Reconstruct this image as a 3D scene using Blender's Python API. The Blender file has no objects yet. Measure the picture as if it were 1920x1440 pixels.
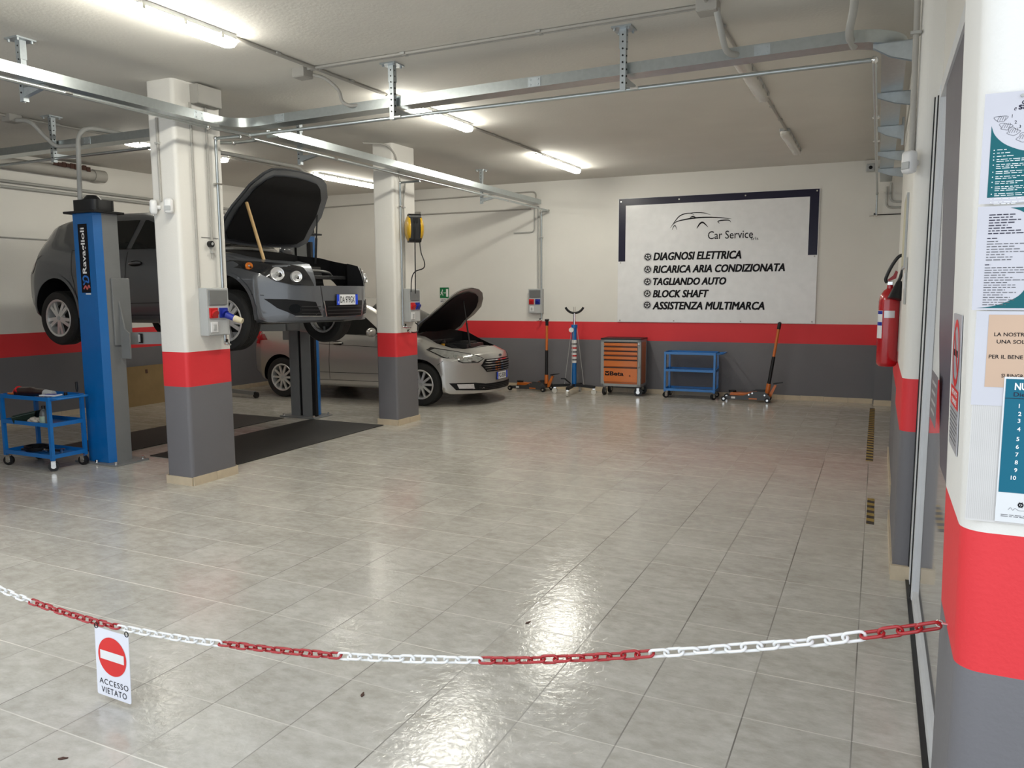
import bpy, bmesh, math, random
from mathutils import Vector, Matrix, bvhtree
from mathutils.geometry import tessellate_polygon
random.seed(7)
SC = bpy.context.scene
COL = SC.collection
PI = math.pi
# ------------------------------------------------------------------ camera, world, exposure
PITCH, YAW, ROLL, FPX, EYE = 0.117388744, 0.439849684, -0.00519198754, 1453.544, 1.68
def make_camera():
    F = Vector((-math.sin(YAW)*math.cos(PITCH), math.cos(YAW)*math.cos(PITCH), -math.sin(PITCH)))
    R = Vector((math.cos(YAW), math.sin(YAW), 0)); U = R.cross(F)
    c, s = math.cos(ROLL), math.sin(ROLL)
    R, U = c*R+s*U, -s*R+c*U
    cd = bpy.data.cameras.new('camera'); cam = bpy.data.objects.new('camera', cd); COL.objects.link(cam)
    cd.sensor_fit = 'HORIZONTAL'; cd.sensor_width = 36; cd.lens = FPX/1920*36
    cd.clip_start = .05; cd.clip_end = 100
    M = Matrix((R, U, -F)).transposed().to_4x4(); M.translation = (0, 0, EYE)
    cam.matrix_world = M; SC.camera = cam
make_camera()
SC.view_settings.view_transform = 'Standard'
SC.view_settings.look = 'None'
SC.view_settings.exposure = 0.75
SC.view_settings.gamma = 1
SC.view_settings.use_curve_mapping = False
W = bpy.data.worlds.new('world'); SC.world = W; W.use_nodes = True
WN = W.node_tree.nodes; WN['Background'].inputs[0].default_value = (.86, .93, 1, 1); WN['Background'].inputs[1].default_value = 1.0
LAMP = 41.0       # strength of the lit fluorescent diffusers

# ------------------------------------------------------------------ materials (all procedural)
MATS = {}
def mat(name, rgb, rough=.5, metal=0., coat=0., var=.08, scale=8., bump=0., bscale=60., emit=0., trans=0., alpha=1., spec=.5):
    if name in MATS: return MATS[name]
    m = bpy.data.materials.new(name); m.use_nodes = True; MATS[name] = m
    nt = m.node_tree; N = nt.nodes; L = nt.links; b = N['Principled BSDF']
    tc = N.new('ShaderNodeTexCoord'); nz = N.new('ShaderNodeTexNoise'); nz.inputs['Scale'].default_value = scale; nz.inputs['Detail'].default_value = 4
    L.new(tc.outputs['Object'], nz.inputs['Vector'])
    mx = N.new('ShaderNodeMix'); mx.data_type = 'RGBA'
    mx.inputs['A'].default_value = (*[c*(1-var) for c in rgb], 1); mx.inputs['B'].default_value = (*[min(1, c*(1+var)) for c in rgb], 1)
    L.new(nz.outputs['Fac'], mx.inputs['Factor']); L.new(mx.outputs['Result'], b.inputs['Base Color'])
    b.inputs['Roughness'].default_value = rough; b.inputs['Metallic'].default_value = metal
    b.inputs['Coat Weight'].default_value = coat; b.inputs['Coat Roughness'].default_value = .04
    b.inputs['Transmission Weight'].default_value = trans; b.inputs['Alpha'].default_value = alpha
    b.inputs['Specular IOR Level'].default_value = spec
    if emit: b.inputs['Emission Color'].default_value = (*rgb, 1); b.inputs['Emission Strength'].default_value = emit
    if bump:
        n2 = N.new('ShaderNodeTexNoise'); n2.inputs['Scale'].default_value = bscale; n2.inputs['Detail'].default_value = 5
        L.new(tc.outputs['Object'], n2.inputs['Vector'])
        bp = N.new('ShaderNodeBump'); bp.inputs['Strength'].default_value = bump; bp.inputs['Distance'].default_value = .01
        L.new(n2.outputs['Fac'], bp.inputs['Height']); L.new(bp.outputs['Normal'], b.inputs['Normal'])
    return m
def paint_wall():
    """white over a red band over grey: three coats of wall paint, by height above the floor"""
    m = bpy.data.materials.new('banded_wall_paint'); m.use_nodes = True; nt = m.node_tree; N = nt.nodes; L = nt.links; b = N['Principled BSDF']
    g = N.new('ShaderNodeNewGeometry'); sp = N.new('ShaderNodeSeparateXYZ'); L.new(g.outputs['Position'], sp.inputs[0])
    def gt(v):
        q = N.new('ShaderNodeMath'); q.operation = 'GREATER_THAN'; q.inputs[1].default_value = v; L.new(sp.outputs['Z'], q.inputs[0]); return q
    nz = N.new('ShaderNodeTexNoise'); nz.inputs['Scale'].default_value = 2.5; nz.inputs['Detail'].default_value = 6; L.new(g.outputs['Position'], nz.inputs['Vector'])
    def two(a, c):
        x = N.new('ShaderNodeMix'); x.data_type = 'RGBA'; x.inputs['A'].default_value = (*a, 1); x.inputs['B'].default_value = (*c, 1); L.new(nz.outputs['Fac'], x.inputs['Factor']); return x
    grey = two((.145, .142, .153), (.17, .166, .178)); red = two((.68, .028, .036), (.76, .035, .044)); wh = two((.74, .72, .675), (.80, .78, .735))
    m1 = N.new('ShaderNodeMix'); m1.data_type = 'RGBA'; L.new(gt(.876).outputs[0], m1.inputs['Factor']); L.new(grey.outputs['Result'], m1.inputs['A']); L.new(red.outputs['Result'], m1.inputs['B'])
    m2 = N.new('ShaderNodeMix'); m2.data_type = 'RGBA'; L.new(gt(1.18).outputs[0], m2.inputs['Factor']); L.new(m1.outputs['Result'], m2.inputs['A']); L.new(wh.outputs['Result'], m2.inputs['B'])
    L.new(m2.outputs['Result'], b.inputs['Base Color']); b.inputs['Roughness'].default_value = .55
    n2 = N.new('ShaderNodeTexNoise'); n2.inputs['Scale'].default_value = 90; n2.inputs['Detail'].default_value = 4; L.new(g.outputs['Position'], n2.inputs['Vector'])
    bp = N.new('ShaderNodeBump'); bp.inputs['Strength'].default_value = .25; bp.inputs['Distance'].default_value = .004
    L.new(n2.outputs['Fac'], bp.inputs['Height']); L.new(bp.outputs['Normal'], b.inputs['Normal'])
    return m
def tile_floor():
    m = bpy.data.materials.new('glazed_floor_tiles'); m.use_nodes = True; nt = m.node_tree; N = nt.nodes; L = nt.links; b = N['Principled BSDF']
    T, X0, Y0, GW = .3994, -.016, 3.013, .0055
    g = N.new('ShaderNodeNewGeometry'); sp = N.new('ShaderNodeSeparateXYZ'); L.new(g.outputs['Position'], sp.inputs[0])
    def M(op, a, c=None):
        q = N.new('ShaderNodeMath'); q.operation = op
        for i, v in enumerate((a, c)):
            if v is None: continue
            if isinstance(v, (int, float)): q.inputs[i].default_value = v
            else: L.new(v, q.inputs[i])
        return q.outputs[0]
    u = M('DIVIDE', M('SUBTRACT', sp.outputs['X'], X0), T); v = M('DIVIDE', M('SUBTRACT', sp.outputs['Y'], Y0), T)
    fu, fv = M('FRACT', u), M('FRACT', v)
    du = M('MINIMUM', fu, M('SUBTRACT', 1., fu)); dv = M('MINIMUM', fv, M('SUBTRACT', 1., fv))
    d = M('MINIMUM', du, dv); grout = M('LESS_THAN', d, GW/T/2*1.0)
    cb = N.new('ShaderNodeCombineXYZ'); L.new(M('FLOOR', u), cb.inputs[0]); L.new(M('FLOOR', v), cb.inputs[1])
    wn = N.new('ShaderNodeTexWhiteNoise'); L.new(cb.outputs[0], wn.inputs['Vector'])
    va = N.new('ShaderNodeVectorMath'); va.operation = 'MULTIPLY_ADD'; L.new(wn.outputs['Color'], va.inputs[0]); va.inputs[1].default_value = (9, 9, 9); L.new(g.outputs['Position'], va.inputs[2])
    mp = N.new('ShaderNodeMapping'); mp.inputs['Scale'].default_value = (1., 1.7, 1); L.new(va.outputs[0], mp.inputs['Vector'])
    n1 = N.new('ShaderNodeTexNoise'); n1.inputs['Scale'].default_value = 11; n1.inputs['Detail'].default_value = 8; n1.inputs['Roughness'].default_value = .68
    L.new(mp.outputs[0], n1.inputs['Vector'])
    nb = N.new('ShaderNodeTexNoise'); nb.inputs['Scale'].default_value = 2.2; nb.inputs['Detail'].default_value = 3; L.new(mp.outputs[0], nb.inputs['Vector'])
    fm = M('ADD', M('MULTIPLY', n1.outputs['Fac'], .65), M('MULTIPLY', nb.outputs['Fac'], .35))
    c1 = N.new('ShaderNodeMapRange'); c1.inputs[1].default_value = .37; c1.inputs[2].default_value = .63; L.new(fm, c1.inputs[0])
    cr = N.new('ShaderNodeMix'); cr.data_type = 'RGBA'; cr.inputs['A'].default_value = (.44, .415, .362, 1); cr.inputs['B'].default_value = (.60, .575, .525, 1); L.new(c1.outputs[0], cr.inputs['Factor'])
    mt = N.new('ShaderNodeMix'); mt.data_type = 'RGBA'; mt.blend_type = 'MULTIPLY'; mt.inputs['Factor'].default_value = .07
    L.new(cr.outputs['Result'], mt.inputs['A']); L.new(wn.outputs['Value'], mt.inputs['B'])
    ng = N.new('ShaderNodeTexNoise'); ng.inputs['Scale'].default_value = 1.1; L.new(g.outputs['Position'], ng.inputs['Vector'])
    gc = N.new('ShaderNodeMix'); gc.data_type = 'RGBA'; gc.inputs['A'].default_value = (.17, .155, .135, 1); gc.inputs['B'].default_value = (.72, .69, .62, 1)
    rg = N.new('ShaderNodeMapRange'); rg.inputs[1].default_value = .4; rg.inputs[2].default_value = .6; L.new(ng.outputs['Fac'], rg.inputs[0]); L.new(M('ADD', M('MULTIPLY', rg.outputs[0], .35), M('MULTIPLY', M('LESS_THAN', dv, du), .6)), gc.inputs['Factor'])   # light painted in: cross joints brighter, depth joints darker; noise varies both
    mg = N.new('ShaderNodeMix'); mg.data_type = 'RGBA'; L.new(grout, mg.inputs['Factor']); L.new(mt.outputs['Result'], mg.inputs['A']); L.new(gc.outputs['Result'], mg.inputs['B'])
    L.new(mg.outputs['Result'], b.inputs['Base Color'])
    rr = N.new('ShaderNodeMapRange'); rr.inputs[1].default_value = .35; rr.inputs[2].default_value = .65; rr.inputs[3].default_value = .10; rr.inputs[4].default_value = .18
    L.new(n1.outputs['Fac'], rr.inputs[0])
    mr = N.new('ShaderNodeMix'); L.new(grout, mr.inputs[0]); L.new(rr.outputs[0], mr.inputs[2]); mr.inputs[3].default_value = .7
    L.new(mr.outputs[0], b.inputs['Roughness'])
    b.inputs['Specular IOR Level'].default_value = .47
    n3 = N.new('ShaderNodeTexNoise'); n3.inputs['Scale'].default_value = 26; n3.inputs['Detail'].default_value = 6; n3.inputs['Distortion'].default_value = 1.2; L.new(g.outputs['Position'], n3.inputs['Vector'])
    hh = M('SUBTRACT', n3.outputs['Fac'], M('MULTIPLY', grout, 1.2))
    bp = N.new('ShaderNodeBump'); bp.inputs['Strength'].default_value = .16; bp.inputs['Distance'].default_value = .008; L.new(hh, bp.inputs['Height']); L.new(bp.outputs['Normal'], b.inputs['Normal'])
    return m
def hazard_tape():
    m = bpy.data.materials.new('yellow_black_tape'); m.use_nodes = True; nt = m.node_tree; N = nt.nodes; L = nt.links; b = N['Principled BSDF']
    tc = N.new('ShaderNodeTexCoord'); sp = N.new('ShaderNodeSeparateXYZ'); L.new(tc.outputs['Object'], sp.inputs[0])
    a = N.new('ShaderNodeMath'); a.operation = 'MULTIPLY_ADD'; a.inputs[1].default_value = .35; L.new(sp.outputs['X'], a.inputs[0]); L.new(sp.outputs['Y'], a.inputs[2])
    d = N.new('ShaderNodeMath'); d.operation = 'DIVIDE'; d.inputs[1].default_value = .155; L.new(a.outputs[0], d.inputs[0])
    f = N.new('ShaderNodeMath'); f.operation = 'FRACT'; L.new(d.outputs[0], f.inputs[0])
    g = N.new('ShaderNodeMath'); g.operation = 'GREATER_THAN'; g.inputs[1].default_value = .5; L.new(f.outputs[0], g.inputs[0])
    x = N.new('ShaderNodeMix'); x.data_type = 'RGBA'; x.inputs['A'].default_value = (.035, .03, .025, 1); x.inputs['B'].default_value = (.36, .25, .05, 1); L.new(g.outputs[0], x.inputs['Factor'])
    L.new(x.outputs['Result'], b.inputs['Base Color']); b.inputs['Roughness'].default_value = .5
    return m
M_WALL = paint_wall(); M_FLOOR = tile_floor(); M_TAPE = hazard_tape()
M_CEIL = mat('ceiling_paint', (.70, .68, .63), .8, bump=.2, bscale=40, scale=1.5)
M_WHITE = mat('white_plaster', (.78, .76, .715), .55, bump=.2)
M_SKIRT = mat('beige_skirting_tile', (.60, .50, .36), .4, scale=14, var=.15)
M_GALV = mat('galvanised_steel', (.47, .51, .52), .28, .88, scale=30, var=.12)
M_GALV2 = mat('galvanised_bracket', (.50, .545, .57), .4, .75, scale=30, var=.15)
M_STEEL = mat('chrome_steel', (.78, .78, .77), .12, 1.)
M_PVC = mat('grey_conduit', (.42, .42, .40), .5)
M_PVCW = mat('painted_conduit', (.40, .385, .355), .6)
M_BLACK = mat('black_plastic', (.012, .012, .013), .4, spec=.35)
M_DARK = mat('dark_engine_bay', (.008, .008, .009), .5, spec=.2)
M_RUB = mat('tyre_rubber', (.016, .016, .016), .7, bump=.2)
M_BLUE = mat('blue_paint', (.0, .125, .40), .35, coat=.3)
M_BLUE2 = mat('blue_cart_paint', (.004, .15, .47), .32, coat=.4)
M_LGREY = mat('lift_grey_paint', (.20, .205, .205), .42, coat=.2)
M_WPLAST = mat('white_plastic', (.74, .74, .74), .35)
M_GPLAST = mat('light_grey_plastic', (.42, .43, .43), .4)
M_RED = mat('red_plastic', (.55, .012, .014), .35)
M_BLUEP = mat('blue_plastic', (.01, .025, .30), .35)
M_INK = mat('black_ink', (.010, .009, .012), .6, spec=.15)
M_INKG = mat('grey_ink', (.10, .10, .11), .5)
M_ORANGE = mat('orange_paint', (.62, .155, .018), .35, coat=.4)
M_WINK = mat('white_print', (.82, .82, .82), .5)
M_SIGN = mat('sign_board_white', (.83, .83, .84), .22, bump=.05, bscale=3)
M_NAVY = mat('navy_print', (.010, .008, .030), .3, spec=.3)
M_TUBE = mat('lit_diffuser', (1., .975, .87), .4, emit=LAMP, var=0)
M_TUBE2 = mat('dimmed_lit_diffuser', (1., .965, .85), .4, emit=LAMP*.5, var=0)  # weaker glow for the left row, set to darken the left wall
M_DIFF = mat('unlit_diffuser', (.62, .60, .55), .25, coat=.3)
M_GLASS = mat('car_glass', (.006, .007, .007), .04, spec=.45)
M_PLATE = mat('plate_white', (.72, .73, .74), .35)
M_EU = mat('plate_blue', (.01, .06, .62), .35)

# ------------------------------------------------------------------ geometry helpers
class MB:
    def __init__(s): s.b = bmesh.new(); s.mi = 0
    def _fin(s, verts, M=None):
        if M is not None: bmesh.ops.transform(s.b, matrix=M, verts=verts)
        for f in {f for v in verts for f in v.link_faces}: f.material_index = s.mi
        return verts
    def box(s, x0, x1, y0, y1, z0, z1, bev=0., M=None):
        v = bmesh.ops.create_cube(s.b, size=1)['verts']
        T = Matrix.Translation(((x0+x1)/2, (y0+y1)/2, (z0+z1)/2)) @ Matrix.Diagonal((abs(x1-x0), abs(y1-y0), abs(z1-z0), 1))
        bmesh.ops.transform(s.b, matrix=T, verts=v)
        if bev:
            es = list({e for q in v for e in q.link_edges})
            r = bmesh.ops.bevel(s.b, geom=es, offset=bev, segments=2, profile=.5, affect='EDGES')
            v = list({q for f in r['faces'] for q in f.verts} | {q for q in v if q.is_valid})
            isl = set(v); st = list(v)
            while st:
                q = st.pop()
                for e in q.link_edges:
                    o = e.other_vert(q)
                    if o not in isl: isl.add(o); st.append(o)
            v = list(isl)
        return s._fin(v, M)
    def cyl(s, p0, p1, r0, r1=None, n=16, caps=True):
        r1 = r0 if r1 is None else r1
        p0, p1 = Vector(p0), Vector(p1); d = p1-p0; q = d.to_track_quat('Z', 'Y').to_matrix().to_4x4(); q.translation = p0
        A = [s.b.verts.new(q @ Vector((r0*math.cos(2*PI*k/n), r0*math.sin(2*PI*k/n), 0))) for k in range(n)]
        B = [s.b.verts.new(q @ Vector((r1*math.cos(2*PI*k/n), r1*math.sin(2*PI*k/n), d.length))) for k in range(n)]
        for k in range(n): s.b.faces.new((A[k], A[(k+1) % n], B[(k+1) % n], B[k]))
        if caps: s.b.faces.new(A[::-1]); s.b.faces.new(B)
        return s._fin(A+B)
    def tube(s, pts, r, n=10, closed=False):
        pts = [Vector(p) for p in pts]; rs = r if isinstance(r, (list, tuple)) else [r]*len(pts); rings = []; up = None
        for i, p in enumerate(pts):
            if closed: t = (pts[(i+1) % len(pts)]-pts[i-1])
            else: t = (pts[min(i+1, len(pts)-1)]-pts[max(i-1, 0)])
            t.normalize()
            if up is None: up = Vector((0, 0, 1)) if abs(t.z) < .9 else Vector((1, 0, 0))
            a = up-up.dot(t)*t
            if a.length < 1e-5: a = t.orthogonal()
            a.normalize(); up = a; c = t.cross(a)
            rings.append([s.b.verts.new(p+rs[i]*(math.cos(2*PI*k/n)*a+math.sin(2*PI*k/n)*c)) for k in range(n)])
        m = len(rings)
        for i in range(m if closed else m-1):
            A, B = rings[i], rings[(i+1) % m]
            for k in range(n): s.b.faces.new((A[k], A[(k+1) % n], B[(k+1) % n], B[k]))
        if not closed: s.b.faces.new(rings[0][::-1]); s.b.faces.new(rings[-1])
        return s._fin([v for R in rings for v in R])
    def sweep(s, pts, prof, closed_prof=True, up=(0, 0, 1)):
        """sweep a 2D profile (side, up) along a path"""
        pts = [Vector(p) for p in pts]; rings = []; up = Vector(up)
        for i, p in enumerate(pts):
            d0 = (pts[i]-pts[i-1]).normalized() if i else (pts[1]-pts[0]).normalized()
            d1 = (pts[i+1]-pts[i]).normalized() if i < len(pts)-1 else d0
            t = (d0+d1).normalized(); k = 1/max(.3, t.dot(d0)); sd = t.cross(up).normalized(); u2 = sd.cross(t)
            rings.append([s.b.verts.new(p+sd*a*k+u2*c) for a, c in prof])
        n = len(prof)
        for i in range(len(rings)-1):
            A, B = rings[i], rings[i+1]
            for k in range(n if closed_prof else n-1): s.b.faces.new((A[k], A[(k+1) % n], B[(k+1) % n], B[k]))
        if closed_prof: s.b.faces.new(rings[0][::-1]); s.b.faces.new(rings[-1])
        return s._fin([v for R in rings for v in R])
    def lathe(s, prof, M=None, n=24, arc=2*PI):
        """prof: list of (r, z) about Z; M places it"""
        full = abs(arc-2*PI) < 1e-6; cnt = n if full else n+1; R = []
        for r, z in prof:
            R.append([s.b.verts.new((r*math.cos(arc*k/n), r*math.sin(arc*k/n), z)) for k in range(cnt)])
        for A, B in zip(R, R[1:]):
            for k in range(n):
                try: s.b.faces.new((A[k], A[(k+1) % cnt], B[(k+1) % cnt], B[k]))
                except ValueError: pass
        vs = [v for q in R for v in q]
        if M is not None: bmesh.ops.transform(s.b, matrix=M, verts=vs)
        return s._fin(vs)
    def prism(s, poly, d0, d1, ax='z'):
        """2D polygon pushed from d0 to d1 along an axis; poly is (x,y) for z, (x,z) for y, (y,z) for x"""
        def P(a, c, d): return {'z': (a, c, d), 'y': (a, d, c), 'x': (d, a, c)}[ax]
        A = [s.b.verts.new(P(a, c, d0)) for a, c in poly]; B = [s.b.verts.new(P(a, c, d1)) for a, c in poly]; n = len(poly)
        s.b.faces.new(A); s.b.faces.new(B[::-1])
        for k in range(n): s.b.faces.new((A[k], B[k], B[(k+1) % n], A[(k+1) % n]))
        return s._fin(A+B)
    def sphere(s, c, r, sc=(1, 1, 1), n=16):
        v = bmesh.ops.create_uvsphere(s.b, u_segments=n, v_segments=max(6, n*2//3), radius=r)['verts']
        return s._fin(v, Matrix.Translation(c) @ Matrix.Diagonal((*sc, 1)))
    def grid(s, rows):
        V = [[s.b.verts.new(p) for p in r] for r in rows]
        for A, B in zip(V, V[1:]):
            for k in range(len(A)-1): s.b.faces.new((A[k], A[k+1], B[k+1], B[k]))
        return s._fin([v for r in V for v in r])
    def build(s, name, m, parent=None, smooth=None, M=None, fixn=True):
        if M is not None: bmesh.ops.transform(s.b, matrix=M, verts=s.b.verts[:])
        if fixn: bmesh.ops.recalc_face_normals(s.b, faces=s.b.faces[:])
        me = bpy.data.meshes.new(name)
        if smooth is not None:
            for f in s.b.faces: f.smooth = True
            for e in s.b.edges:
                if len(e.link_faces) == 2 and e.calc_face_angle(0) > math.radians(smooth): e.smooth = False
        s.b.to_mesh(me); s.b.free()
        for q in (m if isinstance(m, (list, tuple)) else [m]): me.materials.append(q)
        o = bpy.data.objects.new(name, me); COL.objects.link(o)
        if parent is not None: o.parent = parent
        return o
def thing(name, label, cat, loc=(0, 0, 0), rz=0., group=None):
    o = bpy.data.objects.new(name, None); COL.objects.link(o); o.empty_display_size = .1
    o.location = loc; o.rotation_euler = (0, 0, rz); return tag(o, label, cat, group)
def tag(o, label, cat, group=None):
    o['label'] = label; o['category'] = cat
    if group: o['group'] = group
    return o
def struct(o): o['kind'] = 'structure'; return o
def lab(o, s): o['label'] = s; return o
def kids(o): return [c for c in list(bpy.data.objects) if c.parent is o]
def dup(root, loc, rz, label, group=None):
    r = root.copy(); COL.objects.link(r); r.location = loc; r.rotation_euler = (0, 0, rz); r['label'] = label
    if group: r['group'] = group
    for ch in kids(root):
        c = ch.copy(); COL.objects.link(c); c.parent = r
        for g in kids(ch):
            d = g.copy(); COL.objects.link(d); d.parent = c
    return r
def arc_pts(c, r, a0, a1, n, ax='xy', z=0.):
    out = []
    for i in range(n+1):
        a = math.radians(a0+(a1-a0)*i/n); u, v = r*math.cos(a), r*math.sin(a)
        out.append({'xy': (c[0]+u, c[1]+v, z), 'xz': (c[0]+u, z, c[1]+v), 'yz': (z, c[0]+u, c[1]+v)}[ax])
    return out
def fillet(pts, r, n=6):
    """round the corners of a 3D path"""
    P = [Vector(p) for p in pts]; out = [P[0]]
    for a, b, c in zip(P, P[1:], P[2:]):
        d0 = (a-b); d1 = (c-b); q = min(r, d0.length*.49, d1.length*.49); p0 = b+d0.normalized()*q; p1 = b+d1.normalized()*q
        for i in range(n+1):
            t = i/n; out.append((1-t)**2*p0+2*t*(1-t)*b+t*t*p1)
    out.append(P[-1]); return out
def text_mesh(s, bold=0., shear=0., spacing=1.):
    cu = bpy.data.curves.new('lettering', 'FONT'); cu.body = s; cu.size = 1; cu.offset = bold; cu.shear = shear; cu.resolution_u = 3; cu.space_character = spacing
    o = bpy.data.objects.new('lettering', cu); COL.objects.link(o)
    dg = bpy.context.evaluated_depsgraph_get(); dg.update(); me = bpy.data.meshes.new_from_object(o.evaluated_get(dg))
    bpy.data.objects.remove(o); bpy.data.curves.remove(cu); return me
def text(s, x0, x1, z0, z1, m, parent, name='lettering', y=0., bold=0., shear=0., spacing=1., face='-y', keep=False, h=None, rot=0., fat=0.):
    """lettering fitted into x0..x1, z0..z1 of the parent's local XZ plane (facing -y); keep=True keeps the aspect of height z0..z1"""
    me = text_mesh(s, bold, shear, spacing)
    xs = [v.co.x for v in me.vertices]; ys = [v.co.y for v in me.vertices]; a, b, c, d = min(xs), max(xs), min(ys), max(ys)
    sz = (z1-z0)/(d-c); sx = sz if keep else (x1-x0)/(b-a)
    for v in me.vertices:
        u, w = x0+(v.co.x-a)*sx, z0+(v.co.y-c)*sz
        if rot:   # quarter turn about the block's own corner: text reads upwards
            u, w = x0-(w-z0), z0+(u-x0)
        v.co = {'-y': (u, y, w), '-x': (y, -u, w), '+x': (y, u, w)}[face]
    if fat:   # a broad pen: the same letters laid again a hair to each side
        b = bmesh.new()
        for i, (du, dw) in enumerate(((-fat, -fat*.5), (fat, -fat*.5), (0, fat), (fat, fat*.7), (-fat, fat*.7))):
            n0 = len(b.verts); b.from_mesh(me); b.verts.ensure_lookup_table()
            for v in b.verts[n0:]: v.co.x += du; v.co.z += dw; v.co.y -= .00006*i
        b.to_mesh(me); b.free()
    me.materials.append(m); o = bpy.data.objects.new(name, me); COL.objects.link(o); o.parent = parent; return o
def poly_sheet(poly, m, parent, name, y=0., thick=0., face='-y'):
    b = MB()
    if thick: b.prism(poly, y, y+thick, 'y')
    else: b.b.faces.new([b.b.verts.new((p[0], y, p[1])) for p in poly])
    o = b.build(name, m, parent)
    return o
def rrect(x0, x1, z0, z1, r, n=4):
    out = []
    for cx, cz, a in ((x1-r, z0+r, -90), (x1-r, z1-r, 0), (x0+r, z1-r, 90), (x0+r, z0+r, 180)):
        for i in range(n+1):
            t = math.radians(a+90*i/n); out.append((cx+r*math.cos(t), cz+r*math.sin(t)))
    return out
def circ(cx, cz, r, n=24, a0=0, a1=360):
    return [(cx+r*math.cos(math.radians(a0+(a1-a0)*i/n)), cz+r*math.sin(math.radians(a0+(a1-a0)*i/n))) for i in range(n if a1-a0 == 360 else n+1)]
def ring_sheet(b, cx, cz, r0, r1, y, n=24):
    A = [b.b.verts.new((p[0], y, p[1])) for p in circ(cx, cz, r0, n)]; B = [b.b.verts.new((p[0], y, p[1])) for p in circ(cx, cz, r1, n)]
    for k in range(n): b.b.faces.new((A[k], A[(k+1) % n], B[(k+1) % n], B[k]))
def stroke(b, pts, w, y):
    """flat pen stroke in the XZ plane with per-point widths"""
    L = []; R = []
    for i, p in enumerate(pts):
        q0 = pts[max(0, i-1)]; q1 = pts[min(len(pts)-1, i+1)]; dx, dz = q1[0]-q0[0], q1[1]-q0[1]; l = math.hypot(dx, dz) or 1
        ww = w[i] if isinstance(w, (list, tuple)) else w
        L.append(b.b.verts.new((p[0]-dz/l*ww/2, y, p[1]+dx/l*ww/2))); R.append(b.b.verts.new((p[0]+dz/l*ww/2, y, p[1]-dx/l*ww/2)))
    for i in range(len(pts)-1): b.b.faces.new((L[i], L[i+1], R[i+1], R[i]))
def cr(pts, n=8):
    """Catmull-Rom through points (any dimension)"""
    out = []
    for i in range(len(pts)-1):
        p0, p1, p2, p3 = pts[max(0, i-1)], pts[i], pts[i+1], pts[min(len(pts)-1, i+2)]
        for k in range(n):
            t = k/n; out.append(tuple(.5*((2*b)+(-a+c)*t+(2*a-5*b+4*c-d)*t*t+(-a+3*b-3*c+d)*t**3) for a, b, c, d in zip(p0, p1, p2, p3)))
    out.append(tuple(pts[-1])); return out
def pchip(xs, ys):
    """monotone cubic interpolation -> function"""
    n = len(xs); h = [xs[i+1]-xs[i] for i in range(n-1)]; dl = [(ys[i+1]-ys[i])/h[i] for i in range(n-1)]; d = [0.]*n
    for i in range(1, n-1):
        if dl[i-1]*dl[i] > 0:
            w1, w2 = 2*h[i]+h[i-1], h[i]+2*h[i-1]; d[i] = (w1+w2)/(w1/dl[i-1]+w2/dl[i])
    d[0], d[-1] = dl[0], dl[-1]
    def f(x):
        x = min(max(x, xs[0]), xs[-1]); i = 0
        while i < n-2 and x > xs[i+1]: i += 1
        t = (x-xs[i])/h[i]
        return (1+2*t)*(1-t)**2*ys[i]+t*(1-t)**2*h[i]*d[i]+t*t*(3-2*t)*ys[i+1]+t*t*(t-1)*h[i]*d[i+1]
    return f
ZC = lambda y: 3.41+.012*y            # the ceiling rises a little towards the back
BW = lambda x: 12.69+.035*x           # face of the back wall
BWR = math.atan(.035)

# ================================================================== the setting
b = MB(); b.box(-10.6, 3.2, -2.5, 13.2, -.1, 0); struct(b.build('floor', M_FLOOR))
b = MB(); b.prism([(1.83, ZC(1.83)), (13.2, ZC(13.2)), (13.2, ZC(13.2)+.2), (1.83, ZC(1.83)+.2)], -10.6, 1.2, 'x'); struct(b.build('ceiling', M_CEIL))
b = MB(); b.prism([(-10.6, BW(-10.6)), (.7, BW(.7)), (.7, BW(.7)+.25), (-10.6, BW(-10.6)+.25)], 0, 3.75); struct(b.build('wall_back', M_WALL))
b = MB(); b.box(-10.5, -10.2, 1.83, 12.6, 0, 3.75); struct(b.build('wall_left', M_WALL))
def rfoot(x0, x1, y0, y1, r, n=5): return rrect(x0, x1, y0, y1, r, n)
fp = [(.6, 4.93)] + arc_pts((.205, 4.99), .061, 270, 180, 6) + [(.144, 6.2), (.27, 6.2), (.27, 6.97)] + arc_pts((.2, 7.005), .035, 270, 180, 4) + [(.165, 8.77), (.27, 8.77), (.27, 12.5), (0.0, 12.5), (0.0, 12.75), (.6, 12.75)]
fp = [(p[0], p[1]) for p in fp]
b = MB(); b.prism(fp, 0, 3.75); b.box(.26, .6, 2.2, 4.93, 2.715, 3.75); struct(b.build('wall_right', M_WALL, smooth=40))
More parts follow.
